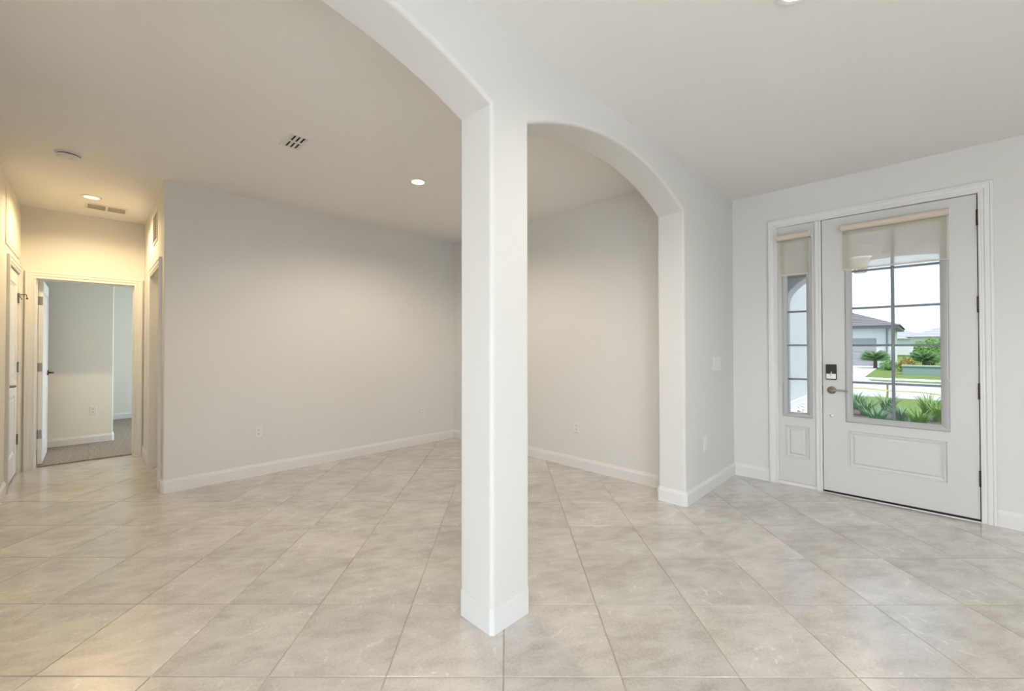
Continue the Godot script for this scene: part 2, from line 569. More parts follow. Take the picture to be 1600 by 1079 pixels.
func slab_into(b: Buf, poly_: PackedVector2Array, uvo: Vector2, ch := 0.0016, t := 0.009) -> void:
	var poly := poly_.duplicate()
	if Geometry2D.is_polygon_clockwise(poly): poly.reverse()
	var c := poly.size()
	var inn := PackedVector2Array()
	for i in c:
		var d0 := (poly[i] - poly[(i - 1 + c) % c]).normalized()
		var d1 := (poly[(i + 1) % c] - poly[i]).normalized()
		var n0 := Vector2(-d0.y, d0.x)
		var n1 := Vector2(-d1.y, d1.x)
		inn.append(poly[i] + (n0 + n1) / maxf(0.3, 1.0 + n0.dot(n1)) * ch)
	var U := func(p: Vector2) -> Vector2: return (p + uvo) / 1.9
	var ix := Geometry2D.triangulate_polygon(inn)
	for k in range(0, ix.size(), 3):
		var p := [inn[ix[k]], inn[ix[k + 1]], inn[ix[k + 2]]]
		if (p[1] - p[0]).cross(p[2] - p[0]) > 0: p = [p[0], p[2], p[1]]
		b.tri(Vector3(p[0].x, 0, -p[0].y), Vector3(p[1].x, 0, -p[1].y), Vector3(p[2].x, 0, -p[2].y), Vector3.UP, Vector3.UP, Vector3.UP, U.call(p[0]), U.call(p[1]), U.call(p[2]))
	for i in c:
		var j := (i + 1) % c
		var a := [inn[i], inn[j], poly[j], poly[i]]
		var e := (poly[j] - poly[i]).normalized()
		var nn := Vector3(e.y, 0.9, e.x).normalized()
		var q := [Vector3(a[0].x, 0, -a[0].y), Vector3(a[1].x, 0, -a[1].y), Vector3(a[2].x, -ch, -a[2].y), Vector3(a[3].x, -ch, -a[3].y)]
		b.tri(q[0], q[1], q[2], nn, nn, nn, U.call(a[0]), U.call(a[1]), U.call(a[2]))
		b.tri(q[0], q[2], q[3], nn, nn, nn, U.call(a[0]), U.call(a[2]), U.call(a[3]))
		var sn := Vector3(e.y, 0, e.x)
		var lo := [q[3], q[2], q[2] - Vector3(0, t - ch, 0), q[3] - Vector3(0, t - ch, 0)]
		b.tri(lo[0], lo[1], lo[2], sn, sn, sn)
		b.tri(lo[0], lo[2], lo[3], sn, sn, sn)

func floor_tiles() -> void:
	var fl := thing("floor", "floor of large square beige stone look tiles laid diagonally with thin joints", "floor", Vector3.ZERO, 0, "", "structure")
	var bed := Buf.new()
	bed.box(Vector3(-3.95, -0.16, -6.735), Vector3(4.79, -0.0035, 3.95))
	obj("grout_bed", bed.done(0.0), M.grout, fl)
	var tx := tile_textures()
	var mats := []
	for k in 18:
		var m := mat(Color.WHITE, 0.26, 0.0, 1.0)
		m.clearcoat_enabled = true
		m.clearcoat = 1.0
		m.clearcoat_roughness = 0.20
		var tone := rng.randf_range(0.955, 1.035)
		m.albedo_color = Color(tone * 0.965, tone * 0.965, tone * 0.965)
		m.albedo_texture = tx[0]
		m.normal_enabled = true
		m.normal_texture = tx[1]
		m.normal_scale = 0.10
		m.uv1_offset = Vector3(rng.randf_range(0.13, 0.87), rng.randf_range(0.13, 0.87), 0)
		mats.append(m)
	var rooms := PackedVector2Array()   # in tile axes: (right, forward)
	var s := sqrt(0.5)
	for p in ROOMS: rooms.append(Vector2((p.x - p.y) * s, (p.x + p.y) * s))
	var a0 := -0.01106
	var d0 := 1.64485
	var half := TILE / 2.0 - 0.0019
	var sq := PackedVector2Array([Vector2(-half, -half), Vector2(half, -half), Vector2(half, half), Vector2(-half, half)])
	var full := slab(sq).done(0.0, false)
	var rest := Buf.new()
	var list := []
	for i in range(-24, 24):
		for j in range(-24, 20):
			var c := Vector2(a0 + (i + 0.5) * TILE, d0 + (j + 0.5) * TILE)
			var moved := PackedVector2Array()
			for p in sq: moved.append(p + c)
			var cut := Geometry2D.intersect_polygons(moved, rooms)
			for piece in cut:
				var area := 0.0
				for k in piece.size(): area += piece[k].cross(piece[(k + 1) % piece.size()]) / 2.0
				area = absf(area)
				if area < 0.0015: continue
				var whole := area > TILE * TILE * 0.975
				var seen := c.y > 1.2 and absf(c.x) < c.y * 1.27 + 0.45 and c.y < 7.0
				list.append([c, piece, whole, seen])
	for t in list:
		var c: Vector2 = t[0]
		var local := PackedVector2Array()
		for p in t[1]: local.append(p - c)
		if not t[3]:
			var place := Transform3D(Basis.IDENTITY, Vector3(c.x, 0, -c.y))
			rest.xf = place
			slab_into(rest, local, Vector2(rng.randf(), rng.randf()) * 1.9)
			continue
		var o := obj("floor_tile", full if t[2] else slab(local).done(0.0, false), mats[rng.randi() % mats.size()], fl)
		o.transform = Transform3D(Basis(Vector3.UP, -PI / 4), Vector3.ZERO) * Transform3D(Basis.IDENTITY, Vector3(c.x, 0, -c.y))
	rest.xf = Transform3D.IDENTITY
	var ro := obj("floor_tiles_behind", rest.done(0.0, false), mats[0], fl)
	ro.transform = Transform3D(Basis(Vector3.UP, -PI / 4), Vector3.ZERO)
	ro.set_meta("kind", "stuff")

# ------------------------------------------------------------------ trim
const BASE := [Vector2(-0.004, 0.0), Vector2(0.0145, 0.0), Vector2(0.0145, 0.088), Vector2(0.0125, 0.091), Vector2(0.0125, 0.097), Vector2(0.0075, 0.101), Vector2(0.0055, 0.106), Vector2(0.0055, 0.113), Vector2(0.003, 0.117), Vector2(-0.004, 0.117)]

func baseboard(called: String, path: Array, closed: bool, label: String) -> void:
	var b := Buf.new()
	b.sweep(path, BASE, closed, func(x: float, y: float, h: float) -> Vector3: return Vector3(x, h, -y))
	var o := obj(called, b.done(30.0), M.trim)
	tag(o, label, "baseboard", "", "structure")

func cham(p: Vector2, a: Vector2, b: Vector2, c: float) -> Array:
	return [p + (a - p).normalized() * c, p + (b - p).normalized() * c]

func baseboards() -> void:
	# the room lies to the right of each path
	var k := 0.013
	var A := Vector2(1.278, V0); var B := Vector2(1.278, V0 + TA); var C := Vector2(1.53, V0 + TA); var D := Vector2(1.53, V0)
	var path := []
	path.append_array(cham(A, D, B, k)); path.append_array(cham(B, A, C, k)); path.append_array(cham(C, B, D, k)); path.append_array(cham(D, C, A, k))
	baseboard("baseboard_column", path, true, "white baseboard wrapped round the foot of the square column")
	var P := Vector2(3.42, V0); var Q := Vector2(3.42, V0 + TA)
	path = [Vector2(U3 + 0.01, V0 + TA)]
	path.append_array(cham(Q, path[0], P, k)); path.append_array(cham(P, Q, Vector2(4, V0), k)); path.append(Vector2(U1, V0)); path.append(Vector2(U1, 1.056))
	path.reverse()
	path.reverse()
	baseboard("baseboard_entry", flip_if(path), false, "white baseboard from the right arch round the corner to the side window casing")
	baseboard("baseboard_front", flip_if([Vector2(U1, -0.354), Vector2(U1, -3.8)]), false, "white baseboard to the right of the entry door")
	baseboard("baseboard_back", [Vector2(UR, 4.905), Vector2(UR, V1 + k), Vector2(UR + k, V1), Vector2(U3, V1), Vector2(U3, V0 + TA)], false, "white baseboard along the back and right walls of the side room")
	baseboard("baseboard_hall_right", [Vector2(UR, VE), Vector2(UR, 5.945)], false, "short white baseboard on the right of the hall past the side doorway")
	baseboard("baseboard_hall_left", [Vector2(UL, V0 + 0.23), Vector2(UL, 5.715)], false, "white baseboard on the left of the hall before the closed door")
	baseboard("baseboard_bedroom", [Vector2(-1.5, 7.9), Vector2(0.222 - k, 7.9), Vector2(0.222, 7.9 + k), Vector2(0.222, 8.02)], false, "white baseboard along the carpet facing the open doorway")
	baseboard("baseboard_bedroom_far", [Vector2(-1.5, 10.16), Vector2(1.6, 10.16)], false, "white baseboard on the farthest wall behind the open doorway")

func flip_if(p: Array) -> Array:
	return p

# ------------------------------------------------------------------ openings
const CASING := [Vector2(0.0, -0.004), Vector2(0.0, 0.012), Vector2(0.004, 0.015), Vector2(0.013, 0.015), Vector2(0.016, 0.0095), Vector2(0.027, 0.0095), Vector2(0.032, 0.016), Vector2(0.046, 0.019), Vector2(0.056, 0.019), Vector2(0.060, 0.0235), Vector2(0.072, 0.0235), Vector2(0.076, 0.020), Vector2(0.076, -0.004)]

func flat_at(x: float, y: float, h: float) -> Vector3:
	return Vector3(x, y, h)

func casing(parent: Node3D, x0: float, x1: float, top: float, z := 0.0) -> MeshInstance3D:
	var b := Buf.new()
	b.xf = Transform3D(Basis.IDENTITY, Vector3(0, 0, z))
	b.sweep([Vector2(x1, 0), Vector2(x1, top), Vector2(x0, top), Vector2(x0, 0)], CASING, false, flat_at)
	return obj("casing", b.done(25.0), M.trim, parent)

func jamb(parent: Node3D, x0: float, x1: float, top: float, depth: float, stop_z: float) -> void:
	var b := Buf.new()
	b.sweep([Vector2(x1, 0), Vector2(x1, top), Vector2(x0, top), Vector2(x0, 0)], [Vector2(0, 0.001), Vector2(0.02, 0.001), Vector2(0.02, -depth - 0.001), Vector2(0, -depth - 0.001)], false, flat_at)
	obj("jamb", b.done(0.0), M.trim, parent)
	var s := Buf.new()
	s.sweep([Vector2(x1, 0), Vector2(x1, top), Vector2(x0, top), Vector2(x0, 0)], [Vector2(-0.010, stop_z), Vector2(0.001, stop_z), Vector2(0.001, stop_z - 0.03), Vector2(-0.010, stop_z - 0.03)], false, flat_at)
	obj("door_stop", s.done(0.0), M.trim, parent)

func glazed(called: String, x0: float, x1: float, top: float, n: int, at: Vector3, turn: float, label: String) -> void:
	var t := thing(called, label, "window", at, turn, "", "structure")
	var b := Buf.new()
	b.box(Vector3(x0, 0, -0.11), Vector3(x1, 0.05, -0.03)); b.box(Vector3(x0, top - 0.05, -0.11), Vector3(x1, top, -0.03))
	for k in n + 1:
		var x := lerpf(x0 + 0.03, x1 - 0.03, float(k) / n)
		b.box(Vector3(x - 0.03, 0.05, -0.11), Vector3(x + 0.03, top - 0.05, -0.03))
	obj("frame", b.done(0.0), M.trim, t)
	for k in n:
		var g := Buf.new()
		g.box(Vector3(lerpf(x0 + 0.03, x1 - 0.03, float(k) / n) + 0.03, 0.05, -0.072), Vector3(lerpf(x0 + 0.03, x1 - 0.03, float(k + 1) / n) - 0.03, top - 0.05, -0.068))
		obj("pane", g.done(0.0), M.glass, t)

func openings() -> void:
	glazed("window_2", -3.4, 1.1, 2.70, 3, W(-3.8, 0), 90, "wide white framed glass doors in the rear wall of the great room")
	glazed("window_3", -0.5, 2.8, 2.70, 3, W(0, -3.8), 180, "wide white framed glass doors in the side wall of the great room")

# ------------------------------------------------------------------ entry door
func hinge(parent: Node3D, x: float, y: float, h: float, z: float, m: Material, leaf := 0.0) -> MeshInstance3D:
	var b := Buf.new()
	for k in 5:
		b.lathe(Vector3(x, y - h / 2 + h / 5 * k + 0.0008, z), Vector3.UP, [Vector2(0, 0), Vector2(0.0075, 0), Vector2(0.0075, h / 5 - 0.0016), Vector2(0, h / 5 - 0.0016)], 12)
	for s in [-1.0, 1.0]:
		b.lathe(Vector3(x, y + s * h / 2, z), Vector3.UP * s, [Vector2(0.0085, 0), Vector2(0.0085, 0.004), Vector2(0.005, 0.008), Vector2(0, 0.010)], 12)
	if leaf > 0.0:
		b.box(Vector3(x - leaf, y - h / 2, z - 0.008), Vector3(x, y + h / 2, z - 0.004), 0.001)
	else:
		b.box(Vector3(x - 0.007, y - h / 2, z - 0.02), Vector3(x + 0.007, y + h / 2, z - 0.006), 0.001)
	return obj("hinge", b.done(40.0), m, parent)

func lever(parent: Node3D, x: float, y: float, z: float, dir: float, length: float, m: Material, rose := 0.033) -> void:
	var r := Buf.new()
	r.lathe(Vector3(x, y, z), Vector3(0, 0, 1), [Vector2(0, 0), Vector2(rose, 0), Vector2(rose, 0.004), Vector2(rose * 0.86, 0.010), Vector2(rose * 0.45, 0.013), Vector2(rose * 0.36, 0.016), Vector2(rose * 0.36, 0.045), Vector2(0, 0.048)], 28)
	var ro := obj("handle", r.done(40.0), m, parent)
	var l := Buf.new()
	var pts := []
	for k in 9:
		var t := k / 8.0
		pts.append([Vector3(x + dir * (t * length - 0.008), y + 0.004 * sin(t * PI) - 0.003 * t, z + 0.046 - 0.010 * t * t), lerpf(0.0095, 0.0065, t)])
	for k in 8:
		l.rod(pts[k][0], pts[k + 1][0], pts[k][1], pts[k + 1][1], 12)
	l.lathe(pts[8][0] - Vector3(dir * 0.001, 0, 0), Vector3(dir, 0, 0), [Vector2(0.0065, 0), Vector2(0.005, 0.004), Vector2(0, 0.006)], 12)
	obj("lever", l.done(50.0), m, ro)

const PANEL := [[0.0, 0.0], [0.002, -0.006], [0.008, -0.0105], [0.014, -0.0105], [0.017, -0.004], [0.034, -0.0115], [0.036, -0.0105], [0.045, -0.003], [0.047, -0.002]]

# the flat of a slab with rectangular holes stacked one over the other
func leaf_face(b: Buf, x0: float, x1: float, y0: float, y1: float, holes: Array, z: float) -> void:
	var y := y0
	for h in holes:
		b.quad(Vector3(x0, y, z), Vector3(x1, y, z), Vector3(x1, h[2], z), Vector3(x0, h[2], z))
		b.quad(Vector3(x0, h[2], z), Vector3(h[0], h[2], z), Vector3(h[0], h[3], z), Vector3(x0, h[3], z))
		b.quad(Vector3(h[1], h[2], z), Vector3(x1, h[2], z), Vector3(x1, h[3], z), Vector3(h[1], h[3], z))
		y = h[3]
	b.quad(Vector3(x0, y, z), Vector3(x1, y, z), Vector3(x1, y1, z), Vector3(x0, y1, z))

func leaf_body(b: Buf, x0: float, x1: float, y0: float, y1: float, holes: Array, zf: float, zb: float) -> void:
	leaf_face(b, x0, x1, y0, y1, holes, zf)
	var q := Buf.new()
	leaf_face(q, x0, x1, y0, y1, holes, zb)
	for i in range(0, q.v.size(), 3): b.tri(q.v[i], q.v[i + 2], q.v[i + 1])
	for e in [[Vector2(x0, y0), Vector2(x1, y0)], [Vector2(x1, y0), Vector2(x1, y1)], [Vector2(x1, y1), Vector2(x0, y1)], [Vector2(x0, y1), Vector2(x0, y0)]]:
		b.quad(Vector3(e[0].x, e[0].y, zb), Vector3(e[1].x, e[1].y, zb), Vector3(e[1].x, e[1].y, zf), Vector3(e[0].x, e[0].y, zf))

# a light: moulded frame, bars and panes; ys are the heights of the cross bars, xs those of the uprights
func lite(t: Node3D, fx0: float, fx1: float, fy0: float, fy1: float, gx0: float, gx1: float, gy0: float, gy1: float, ys: Array, xs: Array) -> void:
	var w := fx1 - gx1
	var f := Buf.new()
	var prof := [Vector2(0, -0.03), Vector2(0, 0.004), Vector2(0.006, 0.013), Vector2(0.014, 0.014), Vector2(w * 0.55, 0.011), Vector2(w - 0.004, 0.003), Vector2(w, 0.0), Vector2(w, -0.03)]
	f.sweep([Vector2(fx0, fy0), Vector2(fx0, fy1), Vector2(fx1, fy1), Vector2(fx1, fy0)], prof, true, flat_at)
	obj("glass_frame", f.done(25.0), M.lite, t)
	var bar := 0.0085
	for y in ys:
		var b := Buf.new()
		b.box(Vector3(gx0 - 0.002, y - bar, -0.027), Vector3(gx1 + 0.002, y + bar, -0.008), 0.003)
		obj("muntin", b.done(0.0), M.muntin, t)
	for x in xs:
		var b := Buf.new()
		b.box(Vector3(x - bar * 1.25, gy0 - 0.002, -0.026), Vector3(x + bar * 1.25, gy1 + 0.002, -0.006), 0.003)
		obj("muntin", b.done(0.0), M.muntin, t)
	var xx := [gx0]
	xx.append_array(xs)
	xx.append(gx1)
	var yy := [gy0]
	yy.append_array(ys)
	yy.append(gy1)
	for i in xx.size() - 1:
		for j in yy.size() - 1:
			var p := Buf.new()
			p.box(Vector3(xx[i], yy[j], -0.020), Vector3(xx[i + 1], yy[j + 1], -0.016))
			obj("pane", p.done(0.0), M.dimming_glass, t)

func entry_door() -> void:
	var at := W(U1, 0)
	# frame shared by the door and its side light
	var fr := thing("trim_1", "white moulded casing around the entry door and its narrow side window", "door casing", at, -90, "", "structure")
	casing(fr, -0.979, 0.283 + 0.004, 2.425)
	var mu := Buf.new()
	mu.sweep([Vector2(-0.694, 0.0), Vector2(-0.694, 2.425)], [Vector2(0, -0.10), Vector2(0, 0.004), Vector2(0.006, 0.010), Vector2(0.013, 0.010), Vector2(0.017, 0.006), Vector2(0.030, 0.006), Vector2(0.034, 0.011), Vector2(0.046, 0.011), Vector2(0.0495, 0.006), Vector2(0.0495, -0.10)], false, flat_at)
	obj("mullion", mu.done(25.0), M.trim, fr)
	var jb := Buf.new()
	jb.box(Vector3(0.289, 0, -0.15), Vector3(0.315, 2.45, 0.0)); jb.box(Vector3(-1.01, 0, -0.15), Vector3(-0.980, 2.45, 0.0)); jb.box(Vector3(-1.0, 2.4255, -0.15), Vector3(0.31, 2.455, 0.0))
	obj("jamb", jb.done(0.0), M.trim, fr)
	var ws := Buf.new()
	ws.box(Vector3(-0.644, 0.0, -0.075), Vector3(-0.625, 2.425, -0.048)); ws.box(Vector3(0.270, 0.0, -0.075), Vector3(0.290, 2.425, -0.048)); ws.box(Vector3(-0.64, 2.405, -0.075), Vector3(0.29, 2.428, -0.048))
	obj("weatherstrip", ws.done(0.0), M.dark, fr)
	var th := Buf.new()
	th.box(Vector3(-0.645, -0.01, -0.15), Vector3(0.289, 0.0055, 0.004), 0.002)
	obj("threshold", th.done(0.0), M.silver, fr)
	var sw := Buf.new()
	sw.box(Vector3(-0.642, 0.0055, -0.05), Vector3(0.286, 0.0195, -0.004))
	obj("door_sweep", sw.done(0.0), M.dark, fr)

	var d := thing("door_1", "white entry door with a ten pane window over one raised panel", "door", at, -90, "", "structure")
	var x0 := -0.6395; var x1 := 0.2825
	var b := Buf.new()
	leaf_body(b, x0, x1, 0.021, 2.421, [[-0.470, 0.118, 0.247, 0.565], [-0.475, 0.131, 0.646, 2.289]], -0.001, -0.045)
	obj("slab", b.done(0.0), M.door, d)
	var p := Buf.new()
	p.rings(Vector2(-0.470, 0.247), Vector2(0.118, 0.565), PANEL)
	var po := obj("raised_panel", p.done(20.0, false), M.door, d)
	po.position.z = -0.001
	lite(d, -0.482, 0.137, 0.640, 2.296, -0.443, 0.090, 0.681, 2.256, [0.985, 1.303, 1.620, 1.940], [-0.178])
	for y in [2.246, 1.603, 0.961, 0.321]: hinge(d, 0.2855, y, 0.104, 0.006, M.bronze)
	lever(d, -0.578, 0.908, 0.0, 1.0, 0.118, M.nickel)
	var lk := Buf.new()
	lk.box(Vector3(-0.616, 1.002, -0.002), Vector3(-0.541, 1.136, 0.022), 0.003)
	var lo := obj("lock_cover", lk.done(0.0), M.black_gloss, d)
	var lp := Buf.new()
	lp.box(Vector3(-0.612, 1.009, 0.020), Vector3(-0.545, 1.053, 0.0245), 0.001)
	obj("lock_plate", lp.done(0.0), M.silver, lo)
	var tt := Buf.new()
	tt.lathe(Vector3(-0.5785, 1.046, 0.022), Vector3(0, 0, 1), [Vector2(0.011, 0), Vector2(0.011, 0.006), Vector2(0, 0.008)], 20)
	tt.xf = Transform3D(Basis(Vector3(0, 0, 1), -0.12), Vector3(-0.577, 1.054, 0.03))
	tt.box(Vector3(-0.0035, -0.018, 0), Vector3(0.0035, 0.019, 0.012), 0.002)
	obj("thumb_turn", tt.done(30.0), M.silver, lo)
	var ey := Buf.new()
	ey.lathe(Vector3(-0.579, 0.684, -0.002), Vector3(0, 0, 1), [Vector2(0, 0), Vector2(0.013, 0), Vector2(0.013, 0.003), Vector2(0.010, 0.005), Vector2(0.004, 0.005), Vector2(0, 0.003)], 20)
	obj("bolt_cap", ey.done(40.0), M.silver, d)
	var st := Buf.new()
	st.box(Vector3(-0.6440, 0.865, -0.012), Vector3(-0.6398, 0.945, -0.0015))
	obj("latch_plate", st.done(0.0), M.bronze, d)

	var s := thing("window_1", "narrow white side window with five stacked panes left of the entry door", "window", at, -90, "", "structure")
	var sb := Buf.new()
	leaf_body(sb, -0.9785, -0.6945, 0.034, 2.424, [[-0.930, -0.743, 0.256, 0.556], [-0.938, -0.722, 0.648, 2.284]], -0.004, -0.045)
	obj("slab", sb.done(0.0), M.door, s)
	var sp := Buf.new()
	sp.rings(Vector2(-0.930, 0.256), Vector2(-0.743, 0.556), PANEL)
	var so := obj("raised_panel", sp.done(20.0, false), M.door, s)
	so.position.z = -0.004
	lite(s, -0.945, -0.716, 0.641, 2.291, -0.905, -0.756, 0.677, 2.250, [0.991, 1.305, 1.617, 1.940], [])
	var si := Buf.new()
	si.box(Vector3(-0.979, 0.0, -0.10), Vector3(-0.694, 0.031, 0.010), 0.003)
	obj("sill", si.done(0.0), M.trim, s)

	roller_shade("off white roller shade half covering the window of the entry door", at, -0.507, 0.147, -0.494, 0.138, 2.288, 2.343, 1.953, 0.017)
	roller_shade("narrow off white roller shade at the top of the side window", at, -0.972, -0.721, -0.952, -0.737, 2.286, 2.345, 1.955, 0.017)

func roller_shade(label: String, at: Vector3, rx0: float, rx1: float, fx0: float, fx1: float, ry0: float, ry1: float, bot: float, z: float) -> void:
	var t := thing("roller_shade", label, "window shade", at, -90)
	var rr := (ry1 - ry0) / 2.0
	var b := Buf.new()
	var cy := (ry0 + ry1) / 2.0
	var ring := []
	for k in 25:
		var a := TAU * k / 24.0
		ring.append(Vector2(cos(a) * rr, sin(a) * rr))
	b.lathe(Vector3(rx0 + 0.006, cy, z + rr - 0.004), Vector3.RIGHT, [Vector2(0, 0), Vector2(rr, 0), Vector2(rr, rx1 - rx0 - 0.012), Vector2(0, rx1 - rx0 - 0.012)], 28)
	obj("roller", b.done(30.0), M.fascia, t)
	for x in [rx0, rx1 - 0.005]:
		var k := Buf.new()
		k.box(Vector3(x, cy - rr * 0.75, 0.0), Vector3(x + 0.005, cy + rr * 1.0, z + rr * 1.6), 0.001)
		obj("bracket", k.done(0.0), M.plastic, t)
	var f := Buf.new()
	var n := 10
	for k in n:
		var y0 := lerpf(ry0 + 0.02, bot + 0.012, float(k) / n)
		var y1 := lerpf(ry0 + 0.02, bot + 0.012, float(k + 1) / n)
		var c := [Vector3(fx0, y0, z), Vector3(fx1, y0, z), Vector3(fx1, y1, z), Vector3(fx0, y1, z)]
		var u := [Vector2(fx0, y0), Vector2(fx1, y0), Vector2(fx1, y1), Vector2(fx0, y1)]
		var nn := Vector3(0, 0, 1)
		f.tri(c[0], c[1], c[2], nn, nn, nn, u[0], u[1], u[2])
		f.tri(c[0], c[2], c[3], nn, nn, nn, u[0], u[2], u[3])
	obj("fabric", f.done(0.0, false), M.fabric, t)
	var h := Buf.new()
	h.box(Vector3(fx0, bot, z - 0.004), Vector3(fx1, bot + 0.014, z + 0.004), 0.002)
	obj("hem_bar", h.done(0.0), M.hem, t)
	var ch := Buf.new()
	if rx1 - rx0 < 0.4:
		ch.tube([Vector3(rx0 + 0.012, cy, z + 0.03), Vector3(rx0 + 0.016, 0.96, z + 0.012), Vector3(rx0 + 0.026, 0.935, z + 0.012), Vector3(rx0 + 0.036, 0.96, z + 0.012), Vector3(rx0 + 0.030, cy, z + 0.03)], 0.0013, 6)
	else:
		ch.tube([Vector3(rx1 - 0.004, cy, z + 0.03), Vector3(rx1 + 0.002, 1.05, z + 0.012), Vector3(rx1 - 0.010, 1.02, z + 0.012), Vector3(rx1 - 0.022, 1.05, z + 0.012), Vector3(rx1 - 0.014, cy, z + 0.03)], 0.0013, 6)
	obj("pull_cord", ch.done(30.0), M.plastic, t)

# ------------------------------------------------------------------ hall doors
func panel_door(t: Node3D, x0: float, x1: float, y0: float, y1: float, zf: float, thick: float) -> void:
	var st := 0.118
	var hl := [[x0 + st, x1 - st, y0 + 0.21, y0 + 0.80], [x0 + st, x1 - st, y0 + 0.955, y1 - 0.118]]
	var b := Buf.new()
	leaf_body(b, x0, x1, y0, y1, hl, zf, zf - thick)
	obj("slab", b.done(0.0), M.trim, t)
	for h in hl:
		var p := Buf.new()
		p.rings(Vector2(h[0], h[2]), Vector2(h[1], h[3]), PANEL)
		p.xf = Transform3D(Basis(Vector3.UP, PI), Vector3(h[0] + h[1], 0, -thick))
		p.rings(Vector2(h[0], h[2]), Vector2(h[1], h[3]), PANEL)
		var o := obj("raised_panel", p.done(20.0, false), M.trim, t)
		o.position.z = zf

func hall_doors() -> void:
	# closed door on the left of the hall
	var c := thing("trim_2", "white casing around the closed door on the left of the hall", "door casing", W(UL, 0), 90, "", "structure")
	casing(c, 5.795, 6.580, 2.052)
	jamb(c, 5.792, 6.568, 2.052, 0.12, -0.042)
	var d := thing("door_2", "closed white two panel door on the left of the hall below the return grille", "door", W(UL, 0), 90, "", "structure")
	panel_door(d, 5.796, 6.564, 0.016, 2.047, -0.003, 0.036)
	for y in [1.80, 1.09, 0.35]: hinge(d, 6.566, y, 0.09, 0.004, M.nickel, 0.03)
	lever(d, 5.862, 0.935, -0.003, 1.0, 0.105, M.nickel, 0.032)
	var hs := Buf.new()
	hs.rod(Vector3(6.566, 1.835, 0.004), Vector3(6.575, 1.842, 0.055), 0.004)
	hs.rod(Vector3(6.575, 1.842, 0.055), Vector3(6.578, 1.805, 0.060), 0.003)
	hs.lathe(Vector3(6.578, 1.805, 0.060), Vector3(0, -1, 0), [Vector2(0, 0), Vector2(0.008, 0), Vector2(0.008, 0.012), Vector2(0, 0.012)], 14)
	hs.rod(Vector3(6.566, 1.835, 0.004), Vector3(6.54, 1.78, 0.03), 0.003)
	obj("hinge_stop", hs.done(40.0), M.bronze, d)
	# open doorway at the end
	var e := thing("trim_3", "white casing around the open doorway at the end of the hall", "door casing", W(0, VE), 0, "", "structure")
	casing(e, -0.420, 0.365, 2.026)
	jamb(e, -0.420, 0.365, 2.026, 0.12, -0.05)
	var o := thing("door_3", "white door standing open into the carpeted room, seen edge on", "door", W(-0.412, VE + 0.128), 90, "", "structure")
	panel_door(o, 0.004, 0.768, 0.022, 2.020, 0.040, 0.036)
	for y in [1.80, 1.075, 0.345]:
		var lf := Buf.new()
		lf.box(Vector3(0.0015, y - 0.047, 0.007), Vector3(0.0045, y + 0.047, 0.036), 0.001)
		lf.lathe(Vector3(0.0, y - 0.047, 0.002), Vector3.UP, [Vector2(0, 0), Vector2(0.006, 0), Vector2(0.006, 0.094), Vector2(0, 0.094)], 10)
		obj("hinge", lf.done(30.0), M.nickel, o)
	lever(o, 0.700, 0.985, 0.040, -1.0, 0.105, M.bronze, 0.032)
	# door on the right
	var r := thing("trim_4", "white casing around the doorway on the right of the hall", "door casing", W(UR, 0), -90, "", "structure")
	casing(r, -5.868, -4.979, 2.043)
	jamb(r, -5.865, -4.979, 2.043, 0.12, -0.045)
	var q := thing("door_4", "white door set back in the doorway on the right of the hall", "door", W(UR, 0), -90, "", "structure")
	panel_door(q, -5.861, -4.983, 0.016, 2.038, -0.080, 0.036)

# ------------------------------------------------------------------ fittings
func outlet(label: String, at: Vector3, turn: float, group := "white wall outlets") -> void:
	var t := thing("wall_outlet", label, "outlet", at, turn, group)
	var b := Buf.new()
	b.box(Vector3(-0.036, -0.058, -0.001), Vector3(0.036, 0.058, 0.006), 0.003)
	obj("cover_plate", b.done(0.0), M.plastic, t)
	for s in [-1.0, 1.0]:
		var r := Buf.new()
		r.box(Vector3(-0.0165, s * 0.0195 - 0.0145, 0.004), Vector3(0.0165, s * 0.0195 + 0.0145, 0.0075), 0.002)
		var o := obj("receptacle", r.done(0.0), M.plastic, t)
		var k := Buf.new()
		k.box(Vector3(-0.0085, s * 0.0195 - 0.001, 0.0065), Vector3(-0.0055, s * 0.0195 + 0.009, 0.0078)); k.box(Vector3(0.0055, s * 0.0195, 0.0065), Vector3(0.0085, s * 0.0195 + 0.008, 0.0078))
		k.lathe(Vector3(0, s * 0.0195 - 0.0075, 0.0065), Vector3(0, 0, 1), [Vector2(0, 0), Vector2(0.003, 0), Vector2(0.003, 0.0013), Vector2(0, 0.0013)], 10)
		obj("slot", k.done(0.0), M.slot, o)

func downlight(label: String, at: Vector3, m: Material, c: Color, energy: float, group: String, beam := 80.0) -> void:
	var t := thing("ceiling_light", label, "ceiling light", at, 0, group)
	var r := Buf.new()
	r.lathe(Vector3.ZERO, Vector3.DOWN, [Vector2(0.082, -0.002), Vector2(0.082, 0.002), Vector2(0.078, 0.006), Vector2(0.066, 0.007), Vector2(0.056, 0.003), Vector2(0.056, -0.002)], 36)
	obj("trim_ring", r.done(30.0), M.plastic, t)
	var l := Buf.new()
	l.lathe(Vector3.ZERO, Vector3.DOWN, [Vector2(0, -0.004), Vector2(0.057, -0.004), Vector2(0.057, 0.003), Vector2(0.04, 0.0055), Vector2(0, 0.007)], 36)
	obj("lens", l.done(40.0), m, t)
	var s := SpotLight3D.new()
	s.name = "lamp"
	s.light_color = c
	s.light_energy = energy
	s.spot_range = 20.0
	s.spot_angle = beam
	s.spot_attenuation = 2.0
	s.spot_angle_attenuation = 0.6
	s.light_size = 0.05
	s.shadow_enabled = true
	s.rotation_degrees.x = -90
	s.position.y = 0.0
	t.add_child(s)

